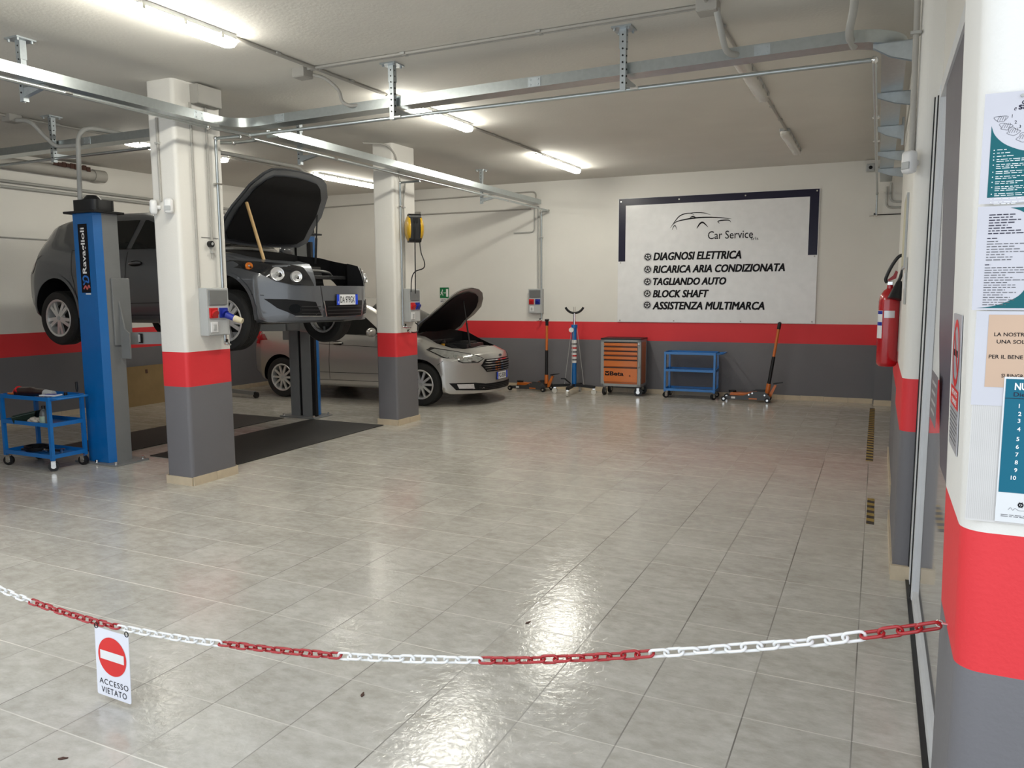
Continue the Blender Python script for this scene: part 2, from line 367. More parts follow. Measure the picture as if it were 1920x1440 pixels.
# entrance pillar and lintel: the front wall of the workshop
pf = [(1.1, 1.83)] + [(p[0], p[1]) for p in arc_pts((.235, 1.88), .05, 270, 180, 7)] + [(.185, 2.24), (1.1, 2.24)]
b = MB(); v = b.prism(pf, 0, 3.06)
ev = [0, .88, 1.6, 3.06]
for z in ev[1:-1]: bmesh.ops.bisect_plane(b.b, geom=b.b.verts[:]+b.b.edges[:]+b.b.faces[:], plane_co=(0, 0, z), plane_no=(0, 0, 1))
for q in b.b.verts: q.co.x -= max(0, q.co.z-.85)*.018 if q.co.x < .6 else 0     # the pillar is a little out of plumb
b.box(-10.5, 1.1, 1.83, 2.24, 3.06, 3.7); b.box(-10.5, -6.6, 1.83, 2.24, 0, 2.76)
struct(b.build('wall_front', M_WALL, smooth=40))
def skirt(b, p0, p1, h, t, L=.335):
    """a run of skirting tiles; t to the left of p0->p1"""
    p0, p1 = Vector((*p0, 0)), Vector((*p1, 0)); d = p1-p0; n = max(1, round(d.length/L)); u = d.normalized(); s = Vector((-u.y, u.x, 0))
    for i in range(n):
        a = p0+d*(i/n)+u*.0015; c = p0+d*((i+1)/n)-u*.0015; hh = h+random.uniform(-.003, .003)
        q = [b.b.verts.new(x) for x in (a, c, c+s*t, a+s*t)]; w = [b.b.verts.new(x.co+Vector((0, 0, hh))) for x in q]
        b.b.faces.new(q[::-1]); b.b.faces.new(w)
        for k in range(4): b.b.faces.new((q[k], q[(k+1) % 4], w[(k+1) % 4], w[k]))
b = MB(); skirt(b, (-.01, BW(0)), (-10.2, BW(-10.2)), .075, .012); struct(b.build('baseboard_back', M_SKIRT))
b = MB(); skirt(b, (-10.2, 12.3), (-10.2, 2.3), .075, .012); struct(b.build('baseboard_left', M_SKIRT))
b = MB(); skirt(b, (.262, 12.5), (0, 12.5), .08, .012); skirt(b, (.144, 4.99), (.144, 6.2), .08, .012); skirt(b, (.165, 7.0), (.165, 8.77), .08, .012)
b.box(.134, .245, 4.90, 4.93, 0, .085); b.box(.155, .205, 6.945, 6.97, 0, .08); struct(b.build('baseboard_right', M_SKIRT))
# sliding office door between the first pilaster and the entrance pillar
M_ALU = mat('white_aluminium', (.72, .73, .74), .4); M_PANE = mat('door_pane', (.50, .50, .52), .04, spec=.6, coat=.5); M_PANE_REFL = mat('dark_pane_reflection', (.10, .095, .125), .35)
b = MB()
for y0, y1 in ((4.80, 4.92), (4.55, 4.60), (2.24, 2.30)): b.box(.232, .285, y0, y1, .02, 2.70)
b.box(.236, .285, 2.24, 4.92, 2.64, 2.712); b.box(.236, .285, 2.24, 4.92, .012, .07)
dr = struct(b.build('door_1', M_ALU))
b = MB(); b.box(.25, .262, 2.30, 4.55, .07, 2.64); b.box(.25, .262, 4.60, 4.80, .07, 2.64); b.build('pane', M_PANE, dr)
b = MB(); b.prism([(2.25, 1.0), (3.4, 1.0), (3.85, 1.5), (4.32, 2.64), (2.25, 2.64)], .246, .2495, 'x'); b.build('side_sheet_or_reflection', M_PANE_REFL, dr)  # dark reflection on the pane, painted as a thin flat shape
b = MB(); b.box(.226, .232, 4.918, 4.935, .02, 2.72); b.box(.226, .236, 4.60, 4.615, .02, 2.66); b.box(.215, .29, 2.24, 4.93, 0, .012); b.build('gasket', M_BLACK, dr)

# two free-standing columns
for x0, x1, y0, y1, lbl in ((-5.708, -5.392, 4.852, 5.375, 'white column with red and grey bands nearest the camera, beside the blue lift post'),
                            (-5.778, -5.470, 8.215, 8.725, 'white column with red and grey bands further back, carrying the yellow and black reel')):
    cx, cy = (x0+x1)/2, (y0+y1)/2; t = thing('column', lbl, 'column', (cx, cy, 0))
    b = MB(); b.prism(rfoot(x0-cx, x1-cx, y0-cy, y1-cy, .035), 0, ZC(y0)+.01); b.build('shaft', M_WALL, t, smooth=35)
    b = MB(); a, c = (x1-x0)/2, (y1-y0)/2
    for p, q in (((-a, -c), (a, -c)), ((a, -c), (a, c)), ((a, c), (-a, c)), ((-a, c), (-a, -c))): skirt(b, p, q, .075, -.013, .3)
    b.build('skirting', M_SKIRT, t)

# ================================================================== ceiling lights
def ceiling_light(x, y, L, lit, lbl):
    t = thing('ceiling_light', lbl, 'ceiling light', (x, y, ZC(y+L/2)), 0, 'fluorescent batten lights')
    t.rotation_euler = (math.atan(.012), 0, 0)
    b = MB(); b.box(-.055, .055, .02, L-.02, -.045, -.006, .008); b.build('housing', M_GPLAST, t)
    b = MB(); pr = [(-.052, 0), (-.052, -.022), (-.044, -.042), (-.024, -.055), (.024, -.055), (.044, -.042), (.052, -.022), (.052, 0)]
    n = 5
    rows = []
    for i, (yy, k) in enumerate(((0, .55), (.02, .85), (.06, 1), (L-.06, 1), (L-.02, .85), (L, .55))):
        rows.append([(p[0]*k, yy, -.042+p[1]*k) for p in pr])
    b.grid(rows); b.b.faces.new([v for v in b.b.verts[:] if abs(v.co.y) < 1e-6]); b.b.faces.new([v for v in b.b.verts[:] if abs(v.co.y-L) < 1e-6])
    b.build('diffuser', (M_DIFF, M_TUBE, M_TUBE2)[lit], t, smooth=50)
    for yy in [L*(i+.5)/5 for i in range(5)]:
        for s in (-1, 1):
            b = MB(); b.box(s*.053, s*.060, yy-.012, yy+.012, -.066, -.03); b.build('clip', M_PVC, t)
    for yy in (-.02, L+.02):
        b = MB(); b.cyl((0, yy-.02, -.03), (0, yy+.02, -.03), .013); b.build('cable_gland', M_PVC, t)
for a in ((-4.15, 2.72, 1.57, 1, 'lit fluorescent batten nearest the camera, cut by the top of the photo'),
          (-4.12, 6.15, 1.57, 1, 'lit fluorescent batten just behind the main overhead tray, middle row'),
          (-4.20, 9.75, 1.57, 1, 'lit fluorescent batten furthest back in the middle row, before the sign wall'),
          (-1.05, 6.20, 1.57, 0, 'unlit fluorescent batten crossing under the overhead tray, right row'),
          (-1.06, 9.57, 1.57, 0, 'unlit fluorescent batten furthest back on the right, above the sign'),
          (-7.88, 9.71, 1.57, 2, 'lit fluorescent batten behind the raised black bonnet'),
          (-7.97, 6.45, 1.57, 2, 'lit fluorescent batten mostly hidden behind the nearest column')): ceiling_light(*a)

# ================================================================== conduits, boxes and ceiling raceways
def conduit(name, pts, r, lbl, cat='conduit', m=None, clips=(), ends=None, n=10, fil=.08, group=None):
    t = tag(thing_tube(name, pts, r, m or M_PVCW, fil, n), lbl, cat, group)
    for p in clips:
        b = MB(); b.box(p[0]-r*1.7, p[0]+r*1.7, p[1]-r*1.7, p[1]+r*1.7, p[2]-.008, p[2]+.008); b.build('clip', M_PVC, t)
    return t
def thing_tube(name, pts, r, m, fil, n):
    b = MB(); b.tube(fillet(pts, fil) if len(pts) > 2 else pts, r, n); return b.build(name, m, smooth=50)
def zc(x, y, d=0.): return (x, y, ZC(y)-d)
for x, lbl in ((-4.13, 'conduit along the ceiling joining the lit middle row of battens'), (-1.04, 'conduit along the ceiling joining the unlit right row of battens'), (-7.93, 'conduit along the ceiling joining the left row of battens')):
    conduit('conduit', [zc(x, 2.4, .016), zc(x, 9.72, .016)], .013, lbl, clips=[zc(x, y, .012) for y in (4.7, 5.6, 8.3, 9.0)])
conduit('conduit', [zc(-4.2, 5.13, .012), zc(-1.05, 5.13, .012)], .011, 'front one of two parallel conduits crossing the ceiling between the junction boxes', clips=[zc(x, 5.13, .012) for x in (-3.3, -2.2)])
conduit('conduit', [zc(-4.2, 5.17, .012), zc(-1.05, 5.17, .012)], .009, 'rear one of two parallel conduits crossing the ceiling between the junction boxes', clips=[zc(x, 5.17, .012) for x in (-3.3, -2.2)])
def junction_box(x, y, z, sx, sy, sz, lbl, m=None):
    t = thing('junction_box', lbl, 'junction box', (x, y, z)); b = MB(); b.box(-sx/2, sx/2, -sy/2, sy/2, -sz/2, sz/2, .004); b.build('housing', m or M_PVCW, t)
    ax = min((sx, 'x'), (sy, 'y'), (sz, 'z'))[1]; b = MB(); e = .004
    if ax == 'z': b.box(-sx/2+.006, sx/2-.006, -sy/2+.006, sy/2-.006, -sz/2-e, -sz/2)
    elif ax == 'x': b.box(sx/2, sx/2+e, -sy/2+.006, sy/2-.006, -sz/2+.006, sz/2-.006)
    else: b.box(-sx/2+.006, sx/2-.006, -sy/2-e, -sy/2, -sz/2+.006, sz/2-.006)
    b.build('cover', m or M_PVCW, t); return t
junction_box(-4.27, 5.15, ZC(5.15)-.035, .12, .12, .07, 'small grey ceiling box where the two crossing conduits meet the lit row')
junction_box(-1.04, 5.10, ZC(5.1)-.035, .13, .13, .07, 'grey ceiling box at the top edge of the photo, over the unlit row')
junction_box(-7.93, 5.13, ZC(5.1)-.035, .13, .13, .07, 'grey ceiling box at the far left above the left tray')
conduit('flexible_hose', [(-4.2, 5.2, 3.43), (-4.10, 5.22, 3.40), (-4.02, 5.3, 3.31), (-4.05, 5.36, 3.235), (-3.98, 5.38, 3.2), (-3.82, 5.5, 3.235)], .014, 'thin curved conduit dropping from the left ceiling box into the main tray', m=M_PVCW)
conduit('flexible_hose', [(-.99, 5.1, 3.42), (-.97, 5.14, 3.32), (-.96, 5.3, 3.2), (-.87, 5.5, 3.23)], .02, 'thick curved conduit dropping from the top right ceiling box into the tray', m=M_PVC)
conduit('flexible_hose', [(-.22, 4.75, 3.5), (-.21, 4.85, 3.45), (-.2, 5.1, 3.33), (-.24, 5.34, 3.22), (-.21, 5.5, 3.2)], .024, 'grey pipe entering from the top edge into the right end of the tray', m=M_PVC)
conduit('flexible_hose', [(-7.86, 5.13, 3.41), (-7.7, 5.16, 3.4), (-7.62, 5.25, 3.25), (-7.62, 5.36, 3.17), (-7.3, 5.4, 3.17)], .02, 'S-shaped grey conduit dropping from the far left ceiling box into the left tray', m=M_PVC)

# ================================================================== overhead trays, hangers, brackets and air pipes
TRP = [(-.075, .075), (-.075, 0), (.075, 0), (.075, .075), (.065, .075), (.065, .071), (.071, .071), (.071, .004), (-.071, .004), (-.071, .071), (-.065, .071), (-.065, .075)]
def tray(pts, lbl, joints=()):
    b = MB(); b.sweep(pts, TRP); t = tag(b.build('cable_tray', M_GALV, smooth=30), lbl, 'cable tray', 'overhead galvanised trays')
    for (x, y, z, ax) in joints:
        for s in (-1, 1):
            b = MB()
            if ax == 'x': b.box(x-.05, x+.05, y+s*.077-.002, y+s*.077+.002, z+.006, z+.07); [b.cyl((x+dx, y+s*.077, z+zz), (x+dx, y+s*.083, z+zz), .006, n=8) for dx in (-.03, .03) for zz in (.02, .055)]
            else: b.box(x+s*.077-.002, x+s*.077+.002, y-.05, y+.05, z+.006, z+.07); [b.cyl((x+s*.077, y+dx, z+zz), (x+s*.083, y+dx, z+zz), .006, n=8) for dx in (-.03, .03) for zz in (.02, .055)]
            b.build('joint_plate', M_GALV2, t)
    return t
ZA, ZL, ZR = 3.128, 3.150, 3.195
bend = [(p[0], p[1], ZA+.016*i/8) for i, p in enumerate(arc_pts((-5.0, 5.20), .28, 180, 90, 8))]
bend2 = [(p[0], p[1], ZR) for p in arc_pts((-.26, 5.76), .28, 270, 360, 8)]
tray([(-5.28, 2.3, 3.12), (-5.28, 5.0, ZA)]+bend+[(-2.6, 5.48, 3.172)]+bend2+[(.02, 12.3, ZR)], 'long galvanised tray crossing the whole ceiling and turning along both sides', [(-2.35, 5.48, 3.172, 'x'), (-.75, 5.48, 3.187, 'x'), (-4.75, 5.48, 3.15, 'x'), (-5.28, 4.95, ZA, 'y')])
tray([(-5.32, 5.95, 3.165), (-5.32, 12.35, 3.165)], 'galvanised tray running from the nearest column over the rear column to the back wall', [(-5.32, 8.9, 3.165, 'y')])
tray([(-10.15, 5.47, 3.165), (-5.78, 5.47, 3.165)], 'galvanised tray at the upper left, ending behind the nearest column', [(-7.2, 5.47, 3.165, 'x')])
def hanger(x, y, z1, lbl, dx, dy):
    """perforated ceiling post with an arm toward (dx, dy)"""
    t = thing('tray_hanger', lbl, 'hanger', (x, y, ZC(y)), math.atan2(dy, dx), 'perforated tray hangers')
    h = ZC(y)-z1
    b = MB(); b.box(-.07, .07, -.07, .07, -.012, -.001)
    for sx in (-1, 1):
        for sy in (-1, 1): b.cyl((sx*.05, sy*.05, -.012), (sx*.05, sy*.05, -.028), .009, n=8)
    b.build('ceiling_plate', M_GALV2, t)
    b = MB(); b.prism([(-.02, -.02), (.02, -.02), (.02, .02), (.016, .02), (.016, -.016), (-.016, -.016), (-.016, .02), (-.02, .02)], -.012, -h); b.box(-.024, .024, -.024, .024, -.14, -.012)
    b.build('post', M_GALV2, t)
    b = MB()
    for i in range(int(h/.045)-1):
        for M in (0, 1):
            z = -.05-i*.045
            if M: b.cyl((-.0245, 0, z), (-.0205, 0, z), .0065, n=8)
            else: b.cyl((0, -.0245, z), (0, -.0205, z), .0065, n=8)
    b.build('perforation', M_BLACK, t)
    b = MB(); L = .24; zz = -h+.06
    b.prism([(.02, zz-.03), (.02, zz+.03), (L, zz+.03), (L, zz+.015)], -.018, .018, 'y'); b.build('arm', M_GALV2, t)
    return t
hanger(-1.66, 5.355, 3.06, 'right one of two hangers in front of the main tray', 0, 1)
hanger(-3.556, 5.365, 3.05, 'left one of two hangers in front of the main tray', 0, 1)
hanger(-5.50, 3.66, 3.03, 'hanger at the top left corner behind the near tray', 1, 0)
hanger(-5.54, 6.6, 3.02, 'hanger between the two columns, half hidden by the rear tray', 1, 0)
hanger(-5.56, 10.76, 3.03, 'hanger of the rear tray closest to the back wall', 1, 0)
hanger(-7.66, 5.36, 3.02, 'hanger of the left tray beside the S-shaped conduit', 0, 1)
def bracket(y, lbl):
    t = thing('wall_bracket', lbl, 'bracket', (.144 if y < 6.2 or 6.97 < y < 8.77 else .27, y, 3.12), 0, 'galvanised brackets under the tray on the right wall')
    w = -(t.location.x+.10)
    b = MB(); b.box(-.02, 0, -.03, .03, -.11, .14); b.build('wall_channel', M_GALV2, t)
    b = MB(); b.box(-.021, -.0195, -.006, .006, -.1, .13); b.build('slot_row', M_BLACK, t)
    b = MB(); b.prism([(-.02, .072), (w, .072), (w, .05), (w*.6, -.01), (-.02, -.05)], -.02, -.016, 'y'); b.prism([(-.02, .072), (w, .072), (w, .05), (w*.6, -.01), (-.02, -.05)], .016, .02, 'y')
    b.box(w, -.02, -.02, .02, .070, .074); b.build('arm', M_GALV2, t)
for y, s in ((5.5, 'galvanised wall bracket nearest the camera at the tray bend'), (6.84, 'second galvanised wall bracket along the right tray'), (8.2, 'third galvanised wall bracket along the right tray'), (9.66, 'fourth galvanised wall bracket along the right tray'), (10.97, 'last galvanised wall bracket along the right tray, near the camera housing')): bracket(y, s)
def air_pipe(pts, r, lbl, tap=None, fil=.03, clips=(), elbows=True):
    b = MB(); b.tube(fillet(pts, fil, 3) if len(pts) > 2 else pts, r, 10); t = tag(b.build('air_pipe', M_GALV, smooth=50), lbl, 'pipe', 'compressed air pipes')
    if elbows:
        for p, q in list(zip(pts, pts[1:]))[:-1]:
            b = MB(); b.sphere(q, r*1.55, n=10); b.build('elbow', M_STEEL, t, smooth=60)
    for c in clips:
        b = MB(); b.box(c[0]-r*2, c[0]+r*2, c[1]-r*2, c[1]+r*2, c[2]-.008, c[2]+.008, .003); b.build('clamp', M_STEEL, t)
    if tap:
        x, y, z, ux, uy = tap; b = MB()
        b.cyl((x, y, z), (x+ux*.05, y+uy*.05, z-.005), .016, n=10); b.cyl((x+ux*.05, y+uy*.05, z-.005), (x+ux*.11, y+uy*.11, z-.012), .011, .008, 10); b.sphere((x, y, z), .02, n=10)
        b.build('tap', M_STEEL, t, smooth=50); b = MB(); b.box(x+ux*.03-.008, x+ux*.03+.008, y+uy*.03-.008, y+uy*.03+.008, z+.012, z+.035); b.build('lever', M_BLACK, t)
    return t
air_pipe([(-5.11, 2.3, 3.05), (-5.11, 4.95, 3.06), (-5.05, 5.36, 3.06), (-.087, 5.37, 3.07), (-.085, 12.55, 3.07), (-.085, 12.58, 2.77)], .0145, 'thin air pipe under the long tray, crossing the ceiling and running back on the right', (-.085, 12.58, 2.76, -.8, -.4), clips=[(-1.58, 5.37, 3.067), (-3.5, 5.365, 3.063), (-.085, 7.1, 3.07), (-.085, 8.2, 3.07), (-5.11, 3.7, 3.055)])
air_pipe([(-5.14, 5.5, 3.06), (-5.14, 12.42, 3.06), (-5.29, 12.46, 3.06), (-5.29, 12.46, 1.2)], .0145, 'thin air pipe under the rear tray dropping beside the wall socket box', (-5.29, 12.45, 1.2, -.4, -.9), clips=[(-5.29, 12.46, 2.62), (-5.14, 10.8, 3.06), (-5.14, 6.65, 3.06)])
air_pipe([(-5.1, 5.3, 3.045), (-5.36, 5.27, 3.045), (-5.36, 5.27, 1.25)], .0135, 'air pipe dropping down the nearest column to a tap', (-5.355, 5.27, 1.24, .8, -.3), clips=[(-5.36, 5.27, 2.65), (-5.36, 5.27, 1.33)])
air_pipe([(-5.14, 8.31, 3.04), (-5.43, 8.31, 3.04), (-5.43, 8.31, 1.26)], .0135, 'air pipe dropping down the rear column to a tap', (-5.425, 8.31, 1.26, .9, .2), clips=[(-5.43, 8.31, 2.75)])
air_pipe([(-10.15, 5.37, 3.06), (-5.75, 5.38, 3.06), (-5.42, 5.55, 3.06), (-5.14, 5.55, 3.06)], .0145, 'thin air pipe under the left tray', clips=[(-7.66, 5.37, 3.06)])
# conduits on walls and columns
wx = lambda x, z, d=.015: (x, BW(x)-d, z)
conduit('conduit', [wx(-10.15, 3.33), wx(-6.4, 3.385)], .012, 'upper conduit along the back wall behind the lifted car')
conduit('conduit', [wx(-7.9, 3.11), wx(-5.5, 3.11)], .012, 'lower conduit along the back wall ending at the rear tray')
conduit('conduit', [wx(-6.3, 3.39), wx(-5.4, 3.40), wx(-5.4, 3.2)], .012, 'short hooked conduit above the end of the rear tray')
conduit('conduit', [wx(-5.43, 3.15), wx(-5.43, 2.715), wx(-5.82, 2.712)], .012, 'L-shaped conduit stub on the back wall left of the socket box', m=M_PVC)
conduit('conduit', [wx(-5.36, 3.15, .02), wx(-5.36, 1.75, .02)], .014, 'vertical conduit feeding the socket box on the back wall', m=M_PVC)
for z, l in ((3.13, 'upper'), (3.06, 'lower')): conduit('conduit', [(-10.17, 2.4, z), (-10.17, 12.25, z)], .02, l+' one of two parallel pipes along the left wall', m=M_PVC, cat='pipe')
conduit('cable', [(-10.185, 2.4, 2.42), (-10.185, 9.0, 2.42)], .008, 'thin cable along the left wall at car roof height', m=M_PVC, cat='cable')
M_STAIN = mat('rust_stain', (.07, .03, .02), .8)
t = tag(thing_tube('drain_pipe', [(-10.1, 2.4, 3.35), (-10.1, 7.78, 3.35)], .072, M_PVCW, .05, 14), 'thick white drain pipe along the top of the left wall, rust stained at its end', 'pipe')
b = MB(); b.cyl((-10.1, 7.62, 3.35), (-10.1, 7.80, 3.35), .085, n=16); b.build('collar', M_PVCW, t, smooth=40)
b = MB()
for i in range(9): b.box(-10.03, -10.02, 7.0+i*.06, 7.055+i*.06, 3.40-random.random()*.02, 3.44+random.random()*.02)
b.build('rust_patch', M_STAIN, t)
# conduits on column A (right face x=-5.39, front face y=4.85)
XA, XB = -5.392, -5.470
junction_box(XA+.045, 5.17, 3.375, .09, .27, .16, 'white box with stained underside near the top of the nearest column')
conduit('conduit', [(XA+.012, 5.02, 3.3), (XA+.012, 5.02, 1.74)], .011, 'left conduit down the right face of the nearest column')
conduit('conduit', [(XA+.012, 5.19, 3.3), (XA+.012, 5.19, 2.0)], .011, 'middle conduit down the right face of the nearest column', clips=[(XA+.012, 5.19, 2.05)])
conduit('conduit', [(-5.58, 4.84, 3.16), (-5.58, 4.84, 2.47)], .011, 'short conduit down to the motion sensor on the nearest column', clips=[(-5.58, 4.84, 2.95)])
conduit('conduit', [(-5.75, 8.0, ZC(8.1)-.014), (-5.52, 8.16, ZC(8.1)-.02), (XB+.014, 8.26, 3.38), (XB+.012, 8.36, 3.05)], .012, 'curved conduit from the ceiling down the rear column', fil=.1)
conduit('conduit', [(XB+.012, 8.47, 3.05), (XB+.012, 8.42, 2.85), (XB+.012, 8.42, 1.74)], .011, 'vertical conduit down the rear column to its socket box', clips=[(XB+.012, 8.42, 2.75)])
# wall pipes in the back right corner and at the right jamb
conduit('conduit', [(.12, 4.97, 3.42), (.12, 4.97, 3.2), (.122, 4.97, 3.1), (.13, 4.97, 2.45)], .016, 'white painted conduit down the first right pilaster to the white sensor', m=M_PVCW, clips=[(.12, 4.97, 3.08)])
conduit('conduit', [(.04, 12.47, 3.15), (.04, 12.47, 2.85), (.26, 12.46, 2.85)], .014, 'outer bent conduit high in the back right corner', m=M_PVC)
conduit('conduit', [(.09, 12.47, 3.2), (.09, 12.47, 2.93), (.26, 12.46, 2.93)], .014, 'inner bent conduit high in the back right corner', m=M_PVC)
conduit('cable', [(-.07, 12.48, 2.76), (.26, 12.48, 2.76)], .007, 'thin dark cable below the bent conduits in the back right corner', m=M_BLACK, cat='cable')
t = junction_box(-7.74, BW(-7.74)-.03, 3.10, .12, .06, .12, 'small pale box on the back wall behind the cable reel')

# ================================================================== cars
def car_shell(P, paint):
    """closed body lofted from section tables; returns (mesh object, BVH of the closed body)"""
    f = {k: pchip(*v) for k, v in P['tab'].items()}; n = 78; x0, x1 = P['x0'], P['x1']; rows = []
    for i in range(n+1):
        x = x0+(x1-x0)*i/n; zb, zt, wm, zl, wl, wt, ze = (f[k](x) for k in ('zb', 'zt', 'wm', 'zl', 'wl', 'wt', 'ze')); ze = min(ze, zt-.004); zl = min(zl, ze-.01)
        half = [(0, zb), (wm-.18, zb), (wm-.05, zb+.02), (wm-.012, zb+.10), (wm, P['zm']), (wm-.006, P['zm']+.18), (wl, zl), (wl+(wt-wl)*.55, zl+(ze-zl)*.58), (wt, ze), (wt*.82, ze+(zt-ze)*.55), (wt*.5, zt-(zt-ze)*.12), (0, zt)]
        s = cr(half, 4); full = s+[(-y, z) for y, z in s[-2:0:-1]]
        row = []
        for y, z in full:
            xx = x
            if x > P['xf']: xx = P['xf']+(P['nose'](y, z)-P['xf'])*(x-P['xf'])/(x1-P['xf'])
            if x < P['xr']: xx = P['xr']+(P['tail'](y, z)-P['xr'])*(x-P['xr'])/(x0-P['xr'])
            row.append((xx, y, z))
        rows.append(row)
    b = MB(); V = [[b.b.verts.new(p) for p in r] for r in rows]; m = len(V[0])
    for A, B in zip(V, V[1:]):
        for k in range(m): b.b.faces.new((A[k], A[(k+1) % m], B[(k+1) % m], B[k]))
    for R, fn in ((V[-1], P['nose']), (V[0], P['tail'])):
        cy, cz = 0, sum(v.co.z for v in R)/m; prev = R
        for s in (.97, .9, .8, .66, .5, .33, .16):
            cur = []
            for v in R:
                y, z = cy+(v.co.y-cy)*s, cz+(v.co.z-cz)*s; cur.append(b.b.verts.new((fn(y, z), y, z)))
            for k in range(m): b.b.faces.new((prev[k], prev[(k+1) % m], cur[(k+1) % m], cur[k]))
            prev = cur
        c = b.b.verts.new((fn(cy, cz), cy, cz))
        for k in range(m): b.b.faces.new((prev[k], prev[(k+1) % m], c))
    bmesh.ops.recalc_face_normals(b.b, faces=b.b.faces[:])
    tree = bvhtree.BVHTree.FromBMesh(b.b); o = b.build('body', [paint, M_DARK], smooth=50)
    return o, tree
def cut(o, cutters):
    """boolean the cutter solids out of o one after another; cut walls take the dark slot"""
    for c in cutters:
        for p in c.b.faces: p.material_index = 1
        q = c.build('cutter', [M_DARK, M_DARK]); keep = o.data
        for sol in ('EXACT', 'FAST'):
            o.data = keep; md = o.modifiers.new('cut', 'BOOLEAN'); md.object = q; md.operation = 'DIFFERENCE'; md.solver = sol
            dg = bpy.context.evaluated_depsgraph_get(); dg.update(); me = bpy.data.meshes.new_from_object(o.evaluated_get(dg)); o.modifiers.clear()
            if len(me.polygons) > .6*len(keep.polygons): o.data = me; break
        bpy.data.objects.remove(q)
    b = bmesh.new(); b.from_mesh(o.data)
    for f in b.faces: f.smooth = True
    for e in b.edges:
        if len(e.link_faces) == 2 and e.calc_face_angle(0) > math.radians(38): e.smooth = False
    b.to_mesh(o.data); b.free()
def shot(tree, plane, u, v, side=-1):
    if plane == 'yz': return tree.ray_cast(Vector((6, u, v)), Vector((-1, 0, 0)))
    if plane == 'yzr': return tree.ray_cast(Vector((-6, u, v)), Vector((1, 0, 0)))
    if plane == 'xz': return tree.ray_cast(Vector((u, 4*side, v)), Vector((0, -side, 0)))
    return tree.ray_cast(Vector((u, v, 4)), Vector((0, 0, -1)))
def patch(tree, poly, plane, name, m, parent, eps=.004, step=.05, side=-1, thick=0., smooth=45, M=None):
    """a sheet cut to a 2D outline and laid on the body surface"""
    b = MB(); F = b.b.faces.new([b.b.verts.new((p[0], p[1], 0)) for p in poly]); bmesh.ops.triangulate(b.b, faces=[F])
    us = [p[0] for p in poly]; vs = [p[1] for p in poly]
    for lo, hi, no in ((min(us), max(us), (1, 0, 0)), (min(vs), max(vs), (0, 1, 0))):
        k = math.floor(lo/step)*step+step
        while k < hi:
            bmesh.ops.bisect_plane(b.b, geom=b.b.verts[:]+b.b.edges[:]+b.b.faces[:], plane_co=[c*k for c in no], plane_no=no); k += step
    bmesh.ops.remove_doubles(b.b, verts=b.b.verts[:], dist=1e-5)
    for q in b.b.verts:
        h, nn, _, _ = shot(tree, plane, q.co.x, q.co.y, side)
        if h is None:
            cu, cv = sum(us)/len(us), sum(vs)/len(vs); t = 0
            while h is None and t < .9: t += .05; h, nn, _, _ = shot(tree, plane, q.co.x+(cu-q.co.x)*t, q.co.y+(cv-q.co.y)*t, side)
            if h is None: h, nn = Vector((0, 0, 0)), Vector((0, 0, 1))
        q.co = h+nn*eps
    if thick:
        r = bmesh.ops.solidify(b.b, geom=b.b.faces[:], thickness=thick)
    return b.build(name, m, parent, smooth=smooth, M=M, fixn=True)
def mirp(poly): return [(-a, c) for a, c in poly]
def line(tree, pts, w, plane, parent, side=-1, m=None, name='seam', eps=.0025, step=.08):
    b = []; L = []; R = []
    for i, p in enumerate(pts):
        q0 = pts[max(0, i-1)]; q1 = pts[min(len(pts)-1, i+1)]; dx, dz = q1[0]-q0[0], q1[1]-q0[1]; l = math.hypot(dx, dz) or 1
        L.append((p[0]-dz/l*w/2, p[1]+dx/l*w/2)); R.append((p[0]+dz/l*w/2, p[1]-dx/l*w/2))
    return patch(tree, L+R[::-1], plane, name, m or M_BLACK, parent, eps, step, side)
M_RIM = mat('alloy_rim', (.72, .72, .71), .38, .6, coat=.3); M_DISC = mat('brake_disc_dark', (.03, .03, .03), .5, .5)
